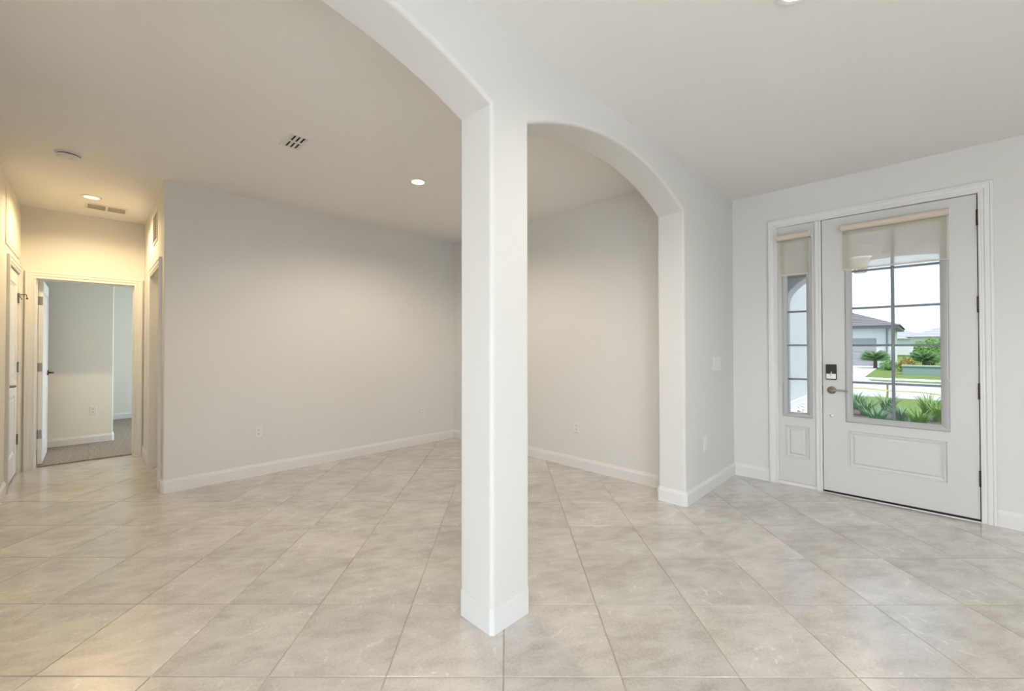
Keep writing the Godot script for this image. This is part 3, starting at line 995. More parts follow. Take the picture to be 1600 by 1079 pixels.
func fittings() -> void:
	outlet("white outlet on the back wall near the hall corner, the larger one", W(1.210, V1, 0.436), 0)
	outlet("white outlet low on the back wall close behind the column", W(3.160, V1, 0.430), 0)
	outlet("white outlet low on the wall seen through the right arch", W(U3, 2.628, 0.430), -90)
	outlet("white outlet on the grey green wall inside the open doorway", W(0.026, 7.9, 0.442), 0)
	var bp := thing("wall_outlet", "white outlet on the narrow wall below the light switch near the entry", "outlet", W(3.850, V0, 0.443), 0, "white wall outlets")
	var b := Buf.new()
	b.box(Vector3(-0.036, -0.064, -0.001), Vector3(0.036, 0.064, 0.006), 0.003)
	obj("cover_plate", b.done(0.0), M.plastic, bp)
	var rc := Buf.new()
	rc.box(Vector3(-0.017, -0.034, 0.005), Vector3(0.017, 0.034, 0.0078), 0.001)
	obj("receptacle", rc.done(0.0), M.plastic, bp)
	var sw := thing("light_switch", "white double light switch on the wall between the right arch and entry door", "light switch", W(4.158, V0, 1.138), 0)
	b = Buf.new()
	b.box(Vector3(-0.100, -0.066, -0.001), Vector3(0.100, 0.066, 0.006), 0.003)
	obj("cover_plate", b.done(0.0), M.plastic, sw)
	for x in [-0.052, 0.0, 0.052]:
		var k := Buf.new()
		k.xf = Transform3D(Basis(Vector3.RIGHT, 0.06), Vector3(x, 0, 0.005))
		k.box(Vector3(-0.0165, -0.033, -0.001), Vector3(0.0165, 0.033, 0.004), 0.001)
		obj("rocker", k.done(0.0), M.plastic, sw)
	# return grille over the closed hall door
	var g := thing("return_grille", "large white return air grille high on the left hall wall", "air vent", W(UL, 6.085, 2.440), 90)
	grille(g, 0.475, 0.245, 0.032, 8, true)
	var g2 := thing("wall_vent", "small white grille high on the right hall wall over the doorway", "air vent", W(UR, 5.445, 2.492), -90)
	grille(g2, 0.180, 0.157, 0.025, 10, false)
	# ceiling register at the end of the hall
	var cr := thing("ceiling_register", "white two bank register in the hall ceiling beyond the light", "air vent", W(0.11, 6.16, H), 0)
	register(cr, 0.165, 0.115)
	# square diffuser in the side room
	var cd := thing("ceiling_vent", "small white ceiling vent with two rows of slots left of the column", "air vent", W(1.041, 3.20, H), 0)
	diffuser(cd)
	# smoke alarm
	var sa := thing("smoke_alarm", "round white smoke alarm on the ceiling before the hall", "smoke alarm", W(-0.135, 4.63, H), 0)
	b = Buf.new()
	b.lathe(Vector3.ZERO, Vector3.DOWN, [Vector2(0.0, -0.001), Vector2(0.074, -0.001), Vector2(0.074, 0.008), Vector2(0.070, 0.011), Vector2(0, 0.011)], 40)
	obj("base", b.done(30.0), M.plastic, sa)
	b = Buf.new()
	b.lathe(Vector3.ZERO, Vector3.DOWN, [Vector2(0, 0.010), Vector2(0.060, 0.010), Vector2(0.060, 0.019), Vector2(0, 0.019)], 40)
	obj("sensing_gap", b.done(30.0), M.slot, sa)
	b = Buf.new()
	b.lathe(Vector3.ZERO, Vector3.DOWN, [Vector2(0, 0.018), Vector2(0.066, 0.018), Vector2(0.066, 0.026), Vector2(0.055, 0.036), Vector2(0.03, 0.040), Vector2(0, 0.040)], 40)
	obj("cover", b.done(30.0), M.plastic, sa)
	b = Buf.new()
	b.lathe(Vector3(0.018, 0, 0.02), Vector3.DOWN, [Vector2(0, 0.038), Vector2(0.011, 0.038), Vector2(0.010, 0.044), Vector2(0, 0.045)], 20)
	obj("test_button", b.done(30.0), M.grille, sa)
	var grp := "round recessed ceiling lights"
	downlight("lit round recessed light on the ceiling left of the column", W(2.084, 3.206, H), M.lens, Color(1.0, 0.93, 0.85), 4.0, grp)
	downlight("added recessed fill light on the side room ceiling just above the frame", W(-0.1, 2.3, H), M.lens, Color(1.0, 0.92, 0.82), 0.8, grp)  # unseen lamp, added to brighten the left floor and ceiling
	downlight("lit warm recessed light in the hall ceiling before the register", W(-0.005, 5.812, H), M.lens_warm, Color(1.0, 0.88, 0.66), 3.5, grp, 80.0)
	downlight("recessed light on the entry ceiling at the top edge", W(2.085, 0.357, H), M.lens, Color(1.0, 0.95, 0.9), 2.0, grp)
	var spots := [[-1.4, 0.2, "added recessed fill light behind the viewer nearest the left arch"], [-1.4, -2.4, "added recessed fill light behind the viewer near the side glass doors, middle one"], [0.4, -1.2, "added recessed fill light behind the viewer in the middle of the great room ceiling"],
		[0.9, -2.4, "added recessed fill light behind the viewer in front of the end of the side glass doors"], [3.2, -2.4, "added recessed fill light of the great room nearest the entry door wall"], [-3.0, -1.2, "added recessed fill light behind the viewer nearest the rear glass doors"]]
	for p in spots:
		downlight(p[2], W(p[0], p[1], H), M.lens, Color(1.0, 0.965, 0.92), 1.5, grp)  # unseen downlights added as fill behind the viewer

func grille(t: Node3D, hx: float, hy: float, edge: float, n: int, upright: bool) -> void:
	var f := Buf.new()
	f.sweep([Vector2(-hx, -hy), Vector2(-hx, hy), Vector2(hx, hy), Vector2(hx, -hy)], [Vector2(0, -0.001), Vector2(0, 0.004), Vector2(0.006, 0.010), Vector2(edge, 0.010), Vector2(edge, -0.001)], true, flat_at)
	obj("frame", f.done(25.0), M.grille, t)
	var k := Buf.new()
	k.box(Vector3(-hx + edge * 0.5, -hy + edge * 0.5, -0.001), Vector3(hx - edge * 0.5, hy - edge * 0.5, 0.0015))
	obj("backing", k.done(0.0), M.slot, t)
	for i in n:
		var c := (i + 0.5) / n * 2.0 - 1.0
		var s := Buf.new()
		if upright:
			s.xf = Transform3D(Basis(Vector3.UP, -0.10), Vector3(c * (hx - edge), 0, 0.009))
			s.box(Vector3(-0.036, -hy + edge, -0.004), Vector3(0.036, hy - edge, 0.004), 0.001)
		else:
			s.xf = Transform3D(Basis(Vector3.RIGHT, -0.75), Vector3(0, c * (hy - edge), 0.0075))
			s.box(Vector3(-hx + edge, -0.012, -0.001), Vector3(hx - edge, 0.012, 0.001))
		obj("louver", s.done(0.0), M.grille, t)

func register(t: Node3D, hx: float, hz: float) -> void:
	var down := func(x: float, y: float, h: float) -> Vector3: return Vector3(x, -h, y)
	var f := Buf.new()
	f.sweep([Vector2(-hx, -hz), Vector2(-hx, hz), Vector2(hx, hz), Vector2(hx, -hz)], [Vector2(0, -0.001), Vector2(0, 0.003), Vector2(0.006, 0.008), Vector2(0.026, 0.008), Vector2(0.026, -0.001)], true, down)
	f.box(Vector3(-0.011, -0.008, -hz + 0.02), Vector3(0.011, 0.0, hz - 0.02))
	obj("frame", f.done(25.0), M.grille, t)
	var k := Buf.new()
	k.box(Vector3(-hx + 0.012, -0.0015, -hz + 0.012), Vector3(hx - 0.012, 0.001, hz - 0.012))
	obj("backing", k.done(0.0), M.slot, t)
	for side in [-1.0, 1.0]:
		for i in 8:
			var z := lerpf(-hz + 0.034, hz - 0.034, i / 7.0)
			var s := Buf.new()
			s.xf = Transform3D(Basis(Vector3.RIGHT, 0.7), Vector3(side * (hx - 0.008) / 2.0 + side * 0.002, -0.006, z))
			s.box(Vector3(-(hx - 0.037) / 2.0 - 0.003, -0.001, -0.012), Vector3((hx - 0.037) / 2.0 + 0.003, 0.001, 0.012))
			obj("louver", s.done(0.0), M.grille, t)

func diffuser(t: Node3D) -> void:
	var hx := 0.077
	var hz := 0.126
	var down := func(x: float, y: float, h: float) -> Vector3: return Vector3(x, -h, y)
	var f := Buf.new()
	f.sweep([Vector2(-hx, -hz), Vector2(-hx, hz), Vector2(hx, hz), Vector2(hx, -hz)], [Vector2(0, -0.001), Vector2(0, 0.003), Vector2(0.004, 0.007), Vector2(0.022, 0.007), Vector2(0.022, -0.001)], true, down)
	f.box(Vector3(-hx + 0.02, -0.007, -0.008), Vector3(hx - 0.02, 0.0, 0.008))
	obj("frame", f.done(25.0), M.plastic, t)
	var k := Buf.new()
	k.box(Vector3(-hx + 0.012, -0.0015, -hz + 0.012), Vector3(hx - 0.012, 0.001, hz - 0.012))
	obj("backing", k.done(0.0), M.dark, t)
	for row in [-1.0, 1.0]:
		for i in 4:
			var x := lerpf(-hx + 0.031, hx - 0.031, i / 3.0)
			var s := Buf.new()
			s.xf = Transform3D(Basis(Vector3.BACK, 0.35), Vector3(x, -0.005, row * 0.056))
			s.box(Vector3(-0.0118, -0.001, -0.048), Vector3(0.0118, 0.001, 0.048))
			obj("louver", s.done(0.0), M.plastic, t)

# ------------------------------------------------------------------ outdoors
const GZ := -0.15      # level of the front garden
const FZ := -0.20      # level across the street

func slab_poly(called: String, pts: Array, y: float, thick: float, m: Material, label: String, cat: String, kind := "structure") -> MeshInstance3D:
	var b := Buf.new()
	var p := PackedVector2Array(pts)
	if Geometry2D.is_polygon_clockwise(p): p.reverse()
	var ix := Geometry2D.triangulate_polygon(p)
	for t in range(0, ix.size(), 3):
		b.tri(W(p[ix[t]].x, p[ix[t]].y, y), W(p[ix[t + 1]].x, p[ix[t + 1]].y, y), W(p[ix[t + 2]].x, p[ix[t + 2]].y, y), Vector3.UP, Vector3.UP, Vector3.UP)
	for i in p.size():
		var a := p[i]
		var c := p[(i + 1) % p.size()]
		var n := Vector3((c - a).y, 0, (c - a).x).normalized()
		b.tri(W(a.x, a.y, y), W(c.x, c.y, y), W(c.x, c.y, y - thick), n, n, n)
		b.tri(W(a.x, a.y, y), W(c.x, c.y, y - thick), W(a.x, a.y, y - thick), n, n, n)
	var o := obj(called, b.done(0.0), m)
	tag(o, label, cat, "", kind)
	return o

func rect(u0: float, u1: float, v0: float, v1: float) -> Array:
	return [Vector2(u0, v0), Vector2(u1, v0), Vector2(u1, v1), Vector2(u0, v1)]

func blade(b: Buf, o: Vector3, dir: Vector3, l: float, w: float, droop: float) -> void:
	var side := dir.cross(Vector3.UP).normalized()
	var pts := []
	for k in 5:
		var t := k / 4.0
		pts.append([o + dir * (l * t * (0.35 + 0.65 * t) * 0.46) + Vector3.UP * (l * (t - droop * t * t)), w * (1.0 - 0.9 * t * t)])
	for k in 4:
		var a0: Vector3 = pts[k][0] - side * pts[k][1]
		var a1: Vector3 = pts[k][0] + side * pts[k][1]
		var c0: Vector3 = pts[k + 1][0] - side * pts[k + 1][1]
		var c1: Vector3 = pts[k + 1][0] + side * pts[k + 1][1]
		var n := (a1 - a0).cross(c0 - a0).normalized()
		if n.y < 0: n = -n
		b.tri(a0, a1, c1, n, n, n)
		b.tri(a0, c1, c0, n, n, n)

func strappy(label: String, u: float, v: float, h: float, m: Material, dense := 70) -> void:
	var t := thing("strappy_plant", label, "plant", W(u, v, GZ + 0.02), 0, "clumps of strappy leaves in the front bed")
	var b := Buf.new()
	for k in dense:
		var a := rng.randf() * TAU
		var r := sqrt(rng.randf()) * 0.20
		var d := Vector3(cos(a), 0, sin(a))
		blade(b, d * r * 0.5, d.rotated(Vector3.UP, rng.randf_range(-0.5, 0.5)), h * rng.randf_range(0.7, 1.25), 0.010, rng.randf_range(0.15, 0.5))
	obj("foliage", b.done(0.0, false), m, t)
	var c := Buf.new()
	c.lathe(Vector3(0, -0.02, 0), Vector3.UP, [Vector2(0.07, 0), Vector2(0.05, 0.06), Vector2(0, 0.08)], 10)
	obj("crown", c.done(30.0), M.leaf_dark, t)

func leafy(called: String, label: String, cat: String, u: float, v: float, y: float, rad: Vector3, up: float, n: int, leaf: float, m: Material, group := "") -> Node3D:
	var t := thing(called, label, cat, W(u, v, y), 0, group)
	var b := Buf.new()
	for k in n:
		var d := Vector3(rng.randfn(), rng.randfn(), rng.randfn()).normalized()
		var lump := 1.0 + 0.16 * sin(d.x * 5.0 + u) + 0.14 * cos(d.y * 6.0 + d.z * 4.0 + v)
		var p := Vector3(0, up, 0) + d * rad * lump * pow(rng.randf(), 0.28)
		var ax := (d + Vector3(rng.randfn(), rng.randfn() + 0.4, rng.randfn()) * 0.6).normalized()
		var s1 := ax.cross(Vector3(rng.randfn(), rng.randfn(), rng.randfn())).normalized() * leaf * rng.randf_range(0.6, 1.2)
		var s2 := ax.cross(s1).normalized() * leaf * 0.5
		b.tri(p - s1, p + s2, p + s1, ax, ax, ax)
		b.tri(p - s1, p + s1, p - s2, ax, ax, ax)
	obj("foliage", b.done(0.0, false), m, t)
	var st := Buf.new()
	for k in 3:
		var a := TAU * k / 3.0
		st.rod(Vector3(cos(a) * 0.05, 0, sin(a) * 0.05), Vector3(cos(a) * rad.x * 0.35, up, sin(a) * rad.x * 0.35), 0.045, 0.02, 7)
	obj("stem", st.done(40.0), M.bark, t)
	return t

func palm(label: String, u: float, v: float, h: float, n: int, l: float, m: Material) -> void:
	var t := thing("palm", label, "palm tree", W(u, v, FZ), 0, "bushy palms by the house across the street")
	var tr := Buf.new()
	tr.lathe(Vector3.ZERO, Vector3.UP, [Vector2(0.13, 0), Vector2(0.10, h * 0.3), Vector2(0.11, h * 0.6), Vector2(0.09, h), Vector2(0, h + 0.05)], 12)
	obj("trunk", tr.done(40.0), M.bark, t)
	for k in n:
		var a := TAU * (k * 0.382)
		var lift := lerpf(1.5, 0.45, float(k) / n)
		var lk := l * lerpf(1.05, 0.72, float(k) / n)
		var d := Vector3(cos(a), 0, sin(a))
		var side := d.cross(Vector3.UP)
		var b := Buf.new()
		var prev := Vector3(0, h, 0)
		for s in range(1, 15):
			var q := s / 14.0
			var p := Vector3(0, h, 0) + d * lk * q * cos(lift * 0.85) + Vector3.UP * lk * (q * sin(lift) - 0.5 * q * q)
			b.rod(prev, p, 0.012, 0.010, 4)
			var ll := l * 0.34 * sin(clampf(q * 1.1, 0, 1) * PI * 0.86 + 0.25)
			for e in [-1.0, 1.0]:
				for f in 2:
					var tip: Vector3 = p + side * e * ll * 0.85 + d * ll * (0.35 + 0.15 * f) - Vector3.UP * ll * (0.25 + 0.25 * f)
					var w := d * 0.022
					b.tri(p - w, p + w, tip)
			prev = p
		obj("frond", b.done(0.0, false), m, t)

func hip_roof(t: Node3D, lo: Vector3, hi: Vector3, courses: int, slope: float, m: Material) -> void:
	# courses of tiles stepping in towards the ridge
	var run := minf(hi.x - lo.x, hi.z - lo.z) / 2.0
	for k in courses:
		var i0 := run * k / courses
		var i1 := run * (k + 1.0) / courses
		var y0 := lo.y + i0 * slope
		var y1 := lo.y + i1 * slope
		var b := Buf.new()
		var a := [Vector3(lo.x + i0, y0, lo.z + i0), Vector3(hi.x - i0, y0, lo.z + i0), Vector3(hi.x - i0, y0, hi.z - i0), Vector3(lo.x + i0, y0, hi.z - i0)]
		var c := [Vector3(lo.x + i1, y1, lo.z + i1), Vector3(hi.x - i1, y1, lo.z + i1), Vector3(hi.x - i1, y1, hi.z - i1), Vector3(lo.x + i1, y1, hi.z - i1)]
		var up := Vector3(0, 0.045, 0)
		for j in 4:
			var e := (j + 1) % 4
			b.quad(a[j] + up, a[e] + up, c[e] + up * 0.2, c[j] + up * 0.2)
			b.quad(a[j] - up * 0.3, a[e] - up * 0.3, a[e] + up, a[j] + up)
		obj("tile_course", b.done(0.0), m, t)

func outdoors() -> void:
	var leafm := func(c: Color, back: Color) -> StandardMaterial3D:
		var m := mat(c, 0.6, 0.0, 0.3)
		m.backlight_enabled = true
		m.backlight = back
		m.cull_mode = BaseMaterial3D.CULL_DISABLED
		return m
	M.leaf = leafm.call(Color(0.50, 0.63, 0.36), Color(0.34, 0.46, 0.2))
	M.leaf_dark = leafm.call(Color(0.50, 0.63, 0.43), Color(0.34, 0.46, 0.24))
	M.leaf_blue = leafm.call(Color(0.52, 0.64, 0.50), Color(0.3, 0.42, 0.26))
	M.leaf_pale = leafm.call(Color(0.50, 0.61, 0.32), Color(0.3, 0.4, 0.16))
	M.leaf_warm = leafm.call(Color(0.66, 0.58, 0.30), Color(0.3, 0.26, 0.1))
	M.bark = mat(Color(0.42, 0.36, 0.30), 0.9)
	M.lawn = mottled(41, 0.06, [[0.15, Color(0.36, 0.45, 0.20)], [0.5, Color(0.48, 0.56, 0.28)], [0.85, Color(0.60, 0.65, 0.37)]], 1.0, 0.8, 1.2)
	M.mulch = mottled(42, 0.09, [[0.2, Color(0.36, 0.32, 0.30)], [0.8, Color(0.58, 0.53, 0.50)]], 1.0, 1.6, 1.6)
	M.street = mottled(43, 0.05, [[0.2, Color(0.74, 0.72, 0.69)], [0.8, Color(0.80, 0.79, 0.76)]], 0.95, 0.5, 0.5)
	M.concrete = mottled(44, 0.04, [[0.2, Color(0.78, 0.78, 0.79)], [0.8, Color(0.84, 0.84, 0.85)]], 0.9, 0.6, 0.4)
	M.bounce_patio = mottled(45, 0.04, [[0.2, Color(0.86, 0.85, 0.83)], [0.8, Color(0.90, 0.89, 0.875)]], 0.9, 0.6, 0.4)
	M.house = mat(Color(0.90, 0.90, 0.90), 0.9)
	M.garage = mat(Color(0.66, 0.65, 0.655), 0.7)
	M.roof = mat(Color(0.50, 0.48, 0.475), 0.9)
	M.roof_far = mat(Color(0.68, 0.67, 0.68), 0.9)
	M.gutter = mat(Color(0.52, 0.53, 0.56), 0.6)
	M.pad = mat(Color(0.56, 0.64, 0.60), 0.6)
	M.tape = mat(Color(0.90, 0.84, 0.52), 0.6)
	M.wood = mat(Color(0.62, 0.50, 0.36), 0.9)
	M.pebble = mat(Color(0.84, 0.82, 0.79), 0.8)
	M.pebble_grey = mat(Color(0.56, 0.54, 0.53), 0.8)

	# porch: floor, ceiling, arched front wall, side walls
	slab_poly("porch_floor", rect(4.80, 7.4, -1.3, 2.10), -0.03, 0.3, M.concrete, "pale concrete porch floor outside the entry door", "porch floor")
	var half := 1.07
	var o := [Vector2(1.25, -0.3), Vector2(1.25, 3.1), Vector2(-2.35, 3.1), Vector2(-2.35, -0.3), Vector2(-1.27, -0.3)]
	for k in 25:
		var a := PI - PI * k / 24.0
		o.append(Vector2(-0.2 + half * cos(a), 1.845 + 0.5 * sin(a)))
	o.append(Vector2(0.87, -0.3))
	wall("wall_porch_front", o, 0.30, 0.02, M.stucco, W(6.40, 0), -90, "white stucco porch wall with an arched opening beyond the entry door")
	block("ceiling_porch", Vector3(4.80, 2.85, -2.35), Vector3(6.75, 3.1, 1.25), M.stucco, "white porch ceiling outside the entry door", "ceiling")
	var gw := wall("wall_garage", [Vector2(4.7, -0.3), Vector2(14.6, -0.3), Vector2(14.6, 3.1), Vector2(4.7, 3.1)], 0.3, 0.02, M.stucco, W(0, 2.13), 0, "white textured stucco wall seen through the narrow side window")
	var gb := Buf.new()
	gb.box(Vector3(6.8, -0.3, 0.0), Vector3(14.62, 0.06, 0.035), 0.01)
	obj("wall_base", gb.done(0.0), M.house, gw)
	slab_poly("bounce_patio", [Vector2(-12, -14), Vector2(4.4, -14), Vector2(4.4, -3.96), Vector2(-3.96, -3.96), Vector2(-3.96, 6.0), Vector2(-12, 6.0)], -0.06, 0.3, M.bounce_patio, "pale unseen paving added to bounce sunlight into the great room", "bounce_patio")  # unseen paving, added to throw sunlight up onto walls and ceiling
	slab_poly("bounce_yard", rect(1.9, 10.0, 5.0, 15.0), GZ, 0.3, M.bounce_patio, "pale unseen paving added to bounce light into the carpeted room", "bounce_patio")  # added reflector ground for the dim room past the hall
	# porch lantern; its glow and lamp are added to brighten the porch
	var la := thing("lantern", "pale hanging porch lantern with an added glow at the top left of the door window", "lantern", W(5.62, 0.455, 2.05), 20)
	var b := Buf.new()
	b.lathe(Vector3.ZERO, Vector3.UP, [Vector2(0.0, 0.0), Vector2(0.045, 0.0), Vector2(0.075, 0.16), Vector2(0.0, 0.16)], 6)
	obj("glass_body", b.done(0.0), lens(Color(1.0, 0.95, 0.88), 0.7), la)
	var lo := OmniLight3D.new()
	lo.name = "lamp"  # added fill light for the porch; the lantern itself hangs unlit
	lo.light_color = Color(1.0, 0.95, 0.88)
	lo.light_energy = 0.7
	lo.omni_range = 20.0
	lo.omni_attenuation = 2.0
	lo.light_size = 0.06
	lo.shadow_enabled = true
	lo.position = Vector3(0, 0.09, 0)
	la.add_child(lo)
	b = Buf.new()
	for k in 6:
		var a := TAU * k / 6.0
		b.rod(Vector3(cos(a) * 0.046, 0, sin(a) * 0.046), Vector3(cos(a) * 0.077, 0.16, sin(a) * 0.077), 0.004, 0.004, 6)
	b.lathe(Vector3(0, 0.16, 0), Vector3.UP, [Vector2(0.085, 0), Vector2(0.085, 0.01), Vector2(0.03, 0.07), Vector2(0.008, 0.09), Vector2(0.008, 0.64), Vector2(0.04, 0.64), Vector2(0.04, 0.81), Vector2(0, 0.81)], 12)
	obj("frame", b.done(30.0), M.house, la)

	# front garden, street and the far side
	slab_poly("mulch_bed", rect(9.0, 13.0, -12.0, 2.12), GZ, 0.3, M.mulch, "grey brown mulch bed with strappy plants beyond the porch", "mulch", "structure")
	slab_poly("walkway", rect(7.4, 9.0, -30.0, 2.10), GZ - 0.005, 0.3, M.concrete, "pale concrete walk just outside the porch", "path")
	slab_poly("lawn", [Vector2(13.0, -60), Vector2(16.1, -60), Vector2(16.1, 40), Vector2(14.7, 40), Vector2(14.7, 2.1), Vector2(13.0, 2.1)], GZ - 0.01, 0.3, M.lawn, "strip of green lawn between the plants and the pale street", "lawn")
	slab_poly("street", rect(16.1, 23.0, -160, 160), GZ - 0.06, 0.3, M.street, "pale street pavement crossing behind the stake", "street")
	slab_poly("curb", rect(23.0, 23.35, -160, 160), FZ + 0.04, 0.3, M.concrete, "pale concrete curb on the far side of the street", "curb")
	slab_poly("far_walk", rect(25.2, 26.6, -160, 160), FZ + 0.012, 0.2, M.concrete, "pale sidewalk across the far lawn", "path")
	slab_poly("far_lawn", rect(23.35, 140.0, -160, 160), FZ, 0.3, M.lawn, "bright green lawn across the street around the utility box", "lawn")
	slab_poly("driveway", [Vector2(23.36, 1.55), Vector2(26.6, 2.05), Vector2(42.2, 2.35), Vector2(42.2, 9.0), Vector2(23.36, 9.0)], FZ + 0.02, 0.2, M.concrete, "pale concrete driveway leading to the grey garage door", "driveway")

	# strappy clumps: blue green on the left, fresh green on the right
	var names := ["blue green strappy clump at the left edge of the door window, farthest back", "blue green strappy clump just right of the leftmost clump", "low blue green strappy clump nearest the glass on the left",
		"blue green strappy clump behind, halfway to the upright bar", "grey green strappy clump just left of the upright bar", "low fresh green strappy clump nearest the glass, right of the upright bar",
		"tall fresh green strappy clump behind at the right of the door window", "fresh green strappy clump at the right edge of the door window"]
	var spots := [[12.6, 1.11, 0.44, M.leaf_blue], [11.5, 0.85, 0.42, M.leaf_blue], [10.5, 0.63, 0.34, M.leaf_blue], [12.6, 0.58, 0.44, M.leaf_blue], [11.15, 0.33, 0.38, M.leaf_blue], [10.5, 0.07, 0.36, M.leaf], [12.6, -0.06, 0.48, M.leaf], [11.5, -0.21, 0.46, M.leaf]]
	for k in spots.size(): strappy(names[k], spots[k][0], spots[k][1], spots[k][2], spots[k][3], 110)
	# pebbles at the foot of the stucco wall
	var pm := MultiMesh.new()
	var pb := SphereMesh.new()
	pb.radius = 0.5; pb.height = 0.8; pb.radial_segments = 7; pb.rings = 4
	pm.transform_format = MultiMesh.TRANSFORM_3D
	pm.mesh = pb
	pm.instance_count = 1400
	for k in 1400:
		var r := rng.randf_range(0.03, 0.085)
		var bs := Basis(Vector3(rng.randfn(), rng.randfn(), rng.randfn()).normalized(), rng.randf() * TAU).scaled(Vector3(r, r * 0.7, r * 1.1))
		pm.set_instance_transform(k, Transform3D(bs, W(rng.randf_range(8.8, 14.4), rng.randf_range(1.35, 2.08), GZ + 0.02 + rng.randf() * 0.02)))
	var pi := MultiMeshInstance3D.new()
	pi.name = "pebbles"
	pi.multimesh = pm
	pi.material_override = M.pebble
	add_child(pi, true)
	tag(pi, "pale pebbles along the foot of the stucco wall in the side window", "pebbles", "", "stuff")

	# stake and caution tape
	var s := thing("stake", "short wooden survey stake standing at the street edge", "stake", W(16.0, 0.735, GZ - 0.01), 0)
	b = Buf.new()
	b.box(Vector3(-0.02, -0.06, -0.02), Vector3(0.02, 0.40, 0.02), 0.004)
	obj("post", b.done(0.0), M.wood, s)
	b = Buf.new()
	b.box(Vector3(-0.023, 0.18, -0.023), Vector3(0.023, 0.23, 0.023), 0.002)
	obj("tape_wrap", b.done(0.0), M.tape, s)
	b = Buf.new()
	var last := Vector3.ZERO
	for k in 31:
		var v := lerpf(4.0, -3.0, k / 30.0)
		var p := W(16.0 - 0.025, v, 0.09 - 0.014 * (4.0 - v) - 0.05 * sin(k * 0.9) * sin(k * 0.21))
		if k > 0:
			var w := Vector3(0, 0.015, 0)
			b.quad(last - w, p - w, p + w, last + w)
			b.quad(last - w + Vector3(0.004, 0, 0), last + w + Vector3(0.004, 0, 0), p + w + Vector3(0.004, 0, 0), p - w + Vector3(0.004, 0, 0))
		last = p
	var tp := obj("caution_tape", b.done(0.0, false), M.tape)
	tag(tp, "faded yellow tape strung along the near edge of the street", "tape")

	# utility box
	var ub := thing("utility_box", "long low pale green utility box on the far lawn", "utility box", W(30.8, 0.02, FZ), -90)
	b = Buf.new()
	b.box(Vector3(-0.82, -0.05, -0.7), Vector3(0.82, 0.40, 0.0), 0.03)
	obj("body", b.done(0.0), M.pad, ub)
	b = Buf.new()
	b.box(Vector3(-0.86, 0.40, -0.74), Vector3(0.86, 0.50, 0.04), 0.03)
	obj("lid", b.done(0.0), M.pad, ub)
	b = Buf.new()
	b.box(Vector3(0.72, 0.14, -0.01), Vector3(0.81, 0.36, 0.006))
	obj("notice", b.done(0.0), M.house, ub)

	# house across the street
	var h := thing("house", "white house with grey garage door and grey tiled hip roof", "house", W(42.2, 0, FZ), -90)
	b = Buf.new()
	b.box(Vector3(-12.0, 0.0, -11.0), Vector3(-1.75, 2.95, 0.0), 0.02)
	obj("wall", b.done(0.0), M.house, h)
	var gd := Node3D.new()
	b = Buf.new()
	b.box(Vector3(-7.5, 0.0, -0.02), Vector3(-2.55, 2.12, 0.03))
	var gdo := obj("garage_door", b.done(0.0), M.garage, h)
	gd.free()
	for k in 4:
		b = Buf.new()
		b.box(Vector3(-7.46, 0.03 + k * 0.525, 0.02), Vector3(-2.59, 0.53 + k * 0.525, 0.05), 0.012)
		obj("panel", b.done(0.0), M.garage, gdo)
	b = Buf.new()
	b.box(Vector3(-12.6, 2.86, -11.6), Vector3(-1.3, 3.06, 0.5), 0.01)
	obj("fascia", b.done(0.0), M.gutter, h)
	hip_roof(h, Vector3(-12.7, 3.06, -11.7), Vector3(-1.2, 3.06, 0.6), 16, 0.40, M.roof)
	b = Buf.new()
	b.tube([Vector3(-1.95, 2.9, 0.45), Vector3(-1.95, 2.65, 0.08), Vector3(-1.95, 0.0, 0.06)], 0.05, 8)
	obj("downspout", b.done(30.0), M.gutter, h)
	# far houses
	var fl := ["distant house roof left of the middle, above the palms", "distant larger house roof behind the shrubs on the right"]
	var fs := [[104.0, 4.0, 11.0, 0.36], [86.0, -5.6, 14.0, 0.40]]
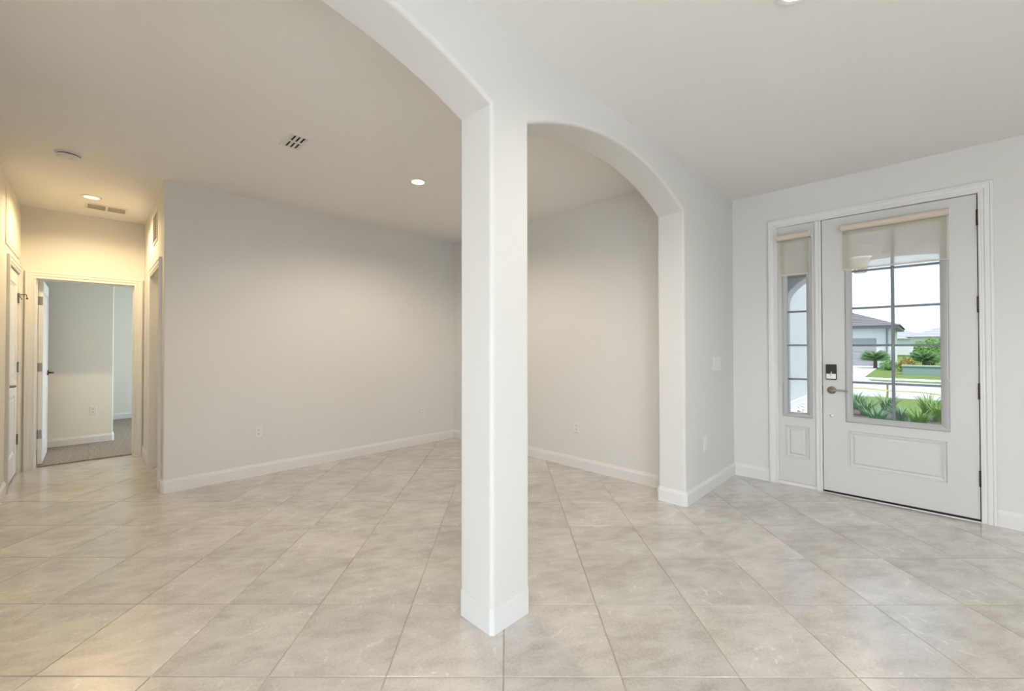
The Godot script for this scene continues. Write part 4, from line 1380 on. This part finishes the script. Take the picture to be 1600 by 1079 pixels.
	for k in 2:
		var f := thing("far_house", fl[k], "house", W(fs[k][0], fs[k][1], FZ), -90, "distant houses behind the shrubs")
		var w: float = fs[k][2] / 2.0
		b = Buf.new()
		b.box(Vector3(-w, 0, -10), Vector3(w, 2.9, 0))
		obj("wall", b.done(0.0), M.house, f)
		hip_roof(f, Vector3(-w - 0.5, 2.9, -10.5), Vector3(w + 0.5, 2.9, 0.5), 6, fs[k][3], M.roof_far)

	# planting across the street
	palm("bushy palm nearest the garage door across the street", 38.0, 2.35, 0.55, 44, 1.35, M.leaf_dark)
	palm("bushy palm right of the garage door, behind the upright bar", 39.5, 0.0, 0.5, 44, 1.35, M.leaf_dark)
	leafy("flower_shrub", "yellowish shrub low beside the utility box", "shrub", 34.2, 0.72, FZ, Vector3(0.42, 0.38, 0.42), 0.42, 700, 0.07, M.leaf_warm)
	leafy("shrub", "small dark shrub at the foot of the palms", "shrub", 35.6, 1.55, FZ, Vector3(0.6, 0.30, 0.45), 0.32, 700, 0.07, M.leaf_dark, "shrubs across the street")
	leafy("shrub", "tall dense shrub behind the left end of the utility box", "shrub", 43.2, -0.35, FZ, Vector3(1.15, 0.9, 1.0), 1.15, 2600, 0.10, M.leaf, "shrubs across the street")
	leafy("shrub", "tall darker shrub left of the pale shrub at the right edge", "shrub", 47.5, -1.6, FZ, Vector3(1.1, 0.9, 1.1), 1.25, 2600, 0.10, M.leaf_dark, "shrubs across the street")
	leafy("shrub", "pale bright shrub at the right edge of the door window", "shrub", 41.5, -3.1, FZ, Vector3(1.2, 0.85, 1.0), 1.0, 2600, 0.10, M.leaf_pale, "shrubs across the street")
	leafy("shrub", "low pale hedge shrub behind the utility box", "shrub", 37.2, -2.15, FZ, Vector3(0.55, 0.40, 1.15), 0.42, 2400, 0.09, M.leaf_pale, "shrubs across the street")
	var pot := thing("planter", "round white planter standing beside the garage door", "planter", W(41.6, 2.25, FZ + 0.02), 0)
	b = Buf.new()
	b.lathe(Vector3.ZERO, Vector3.UP, [Vector2(0, 0), Vector2(0.22, 0), Vector2(0.36, 0.3), Vector2(0.34, 0.62), Vector2(0.30, 0.62), Vector2(0.28, 0.5), Vector2(0, 0.5)], 20)
	obj("pot", b.done(40.0), M.house, pot)
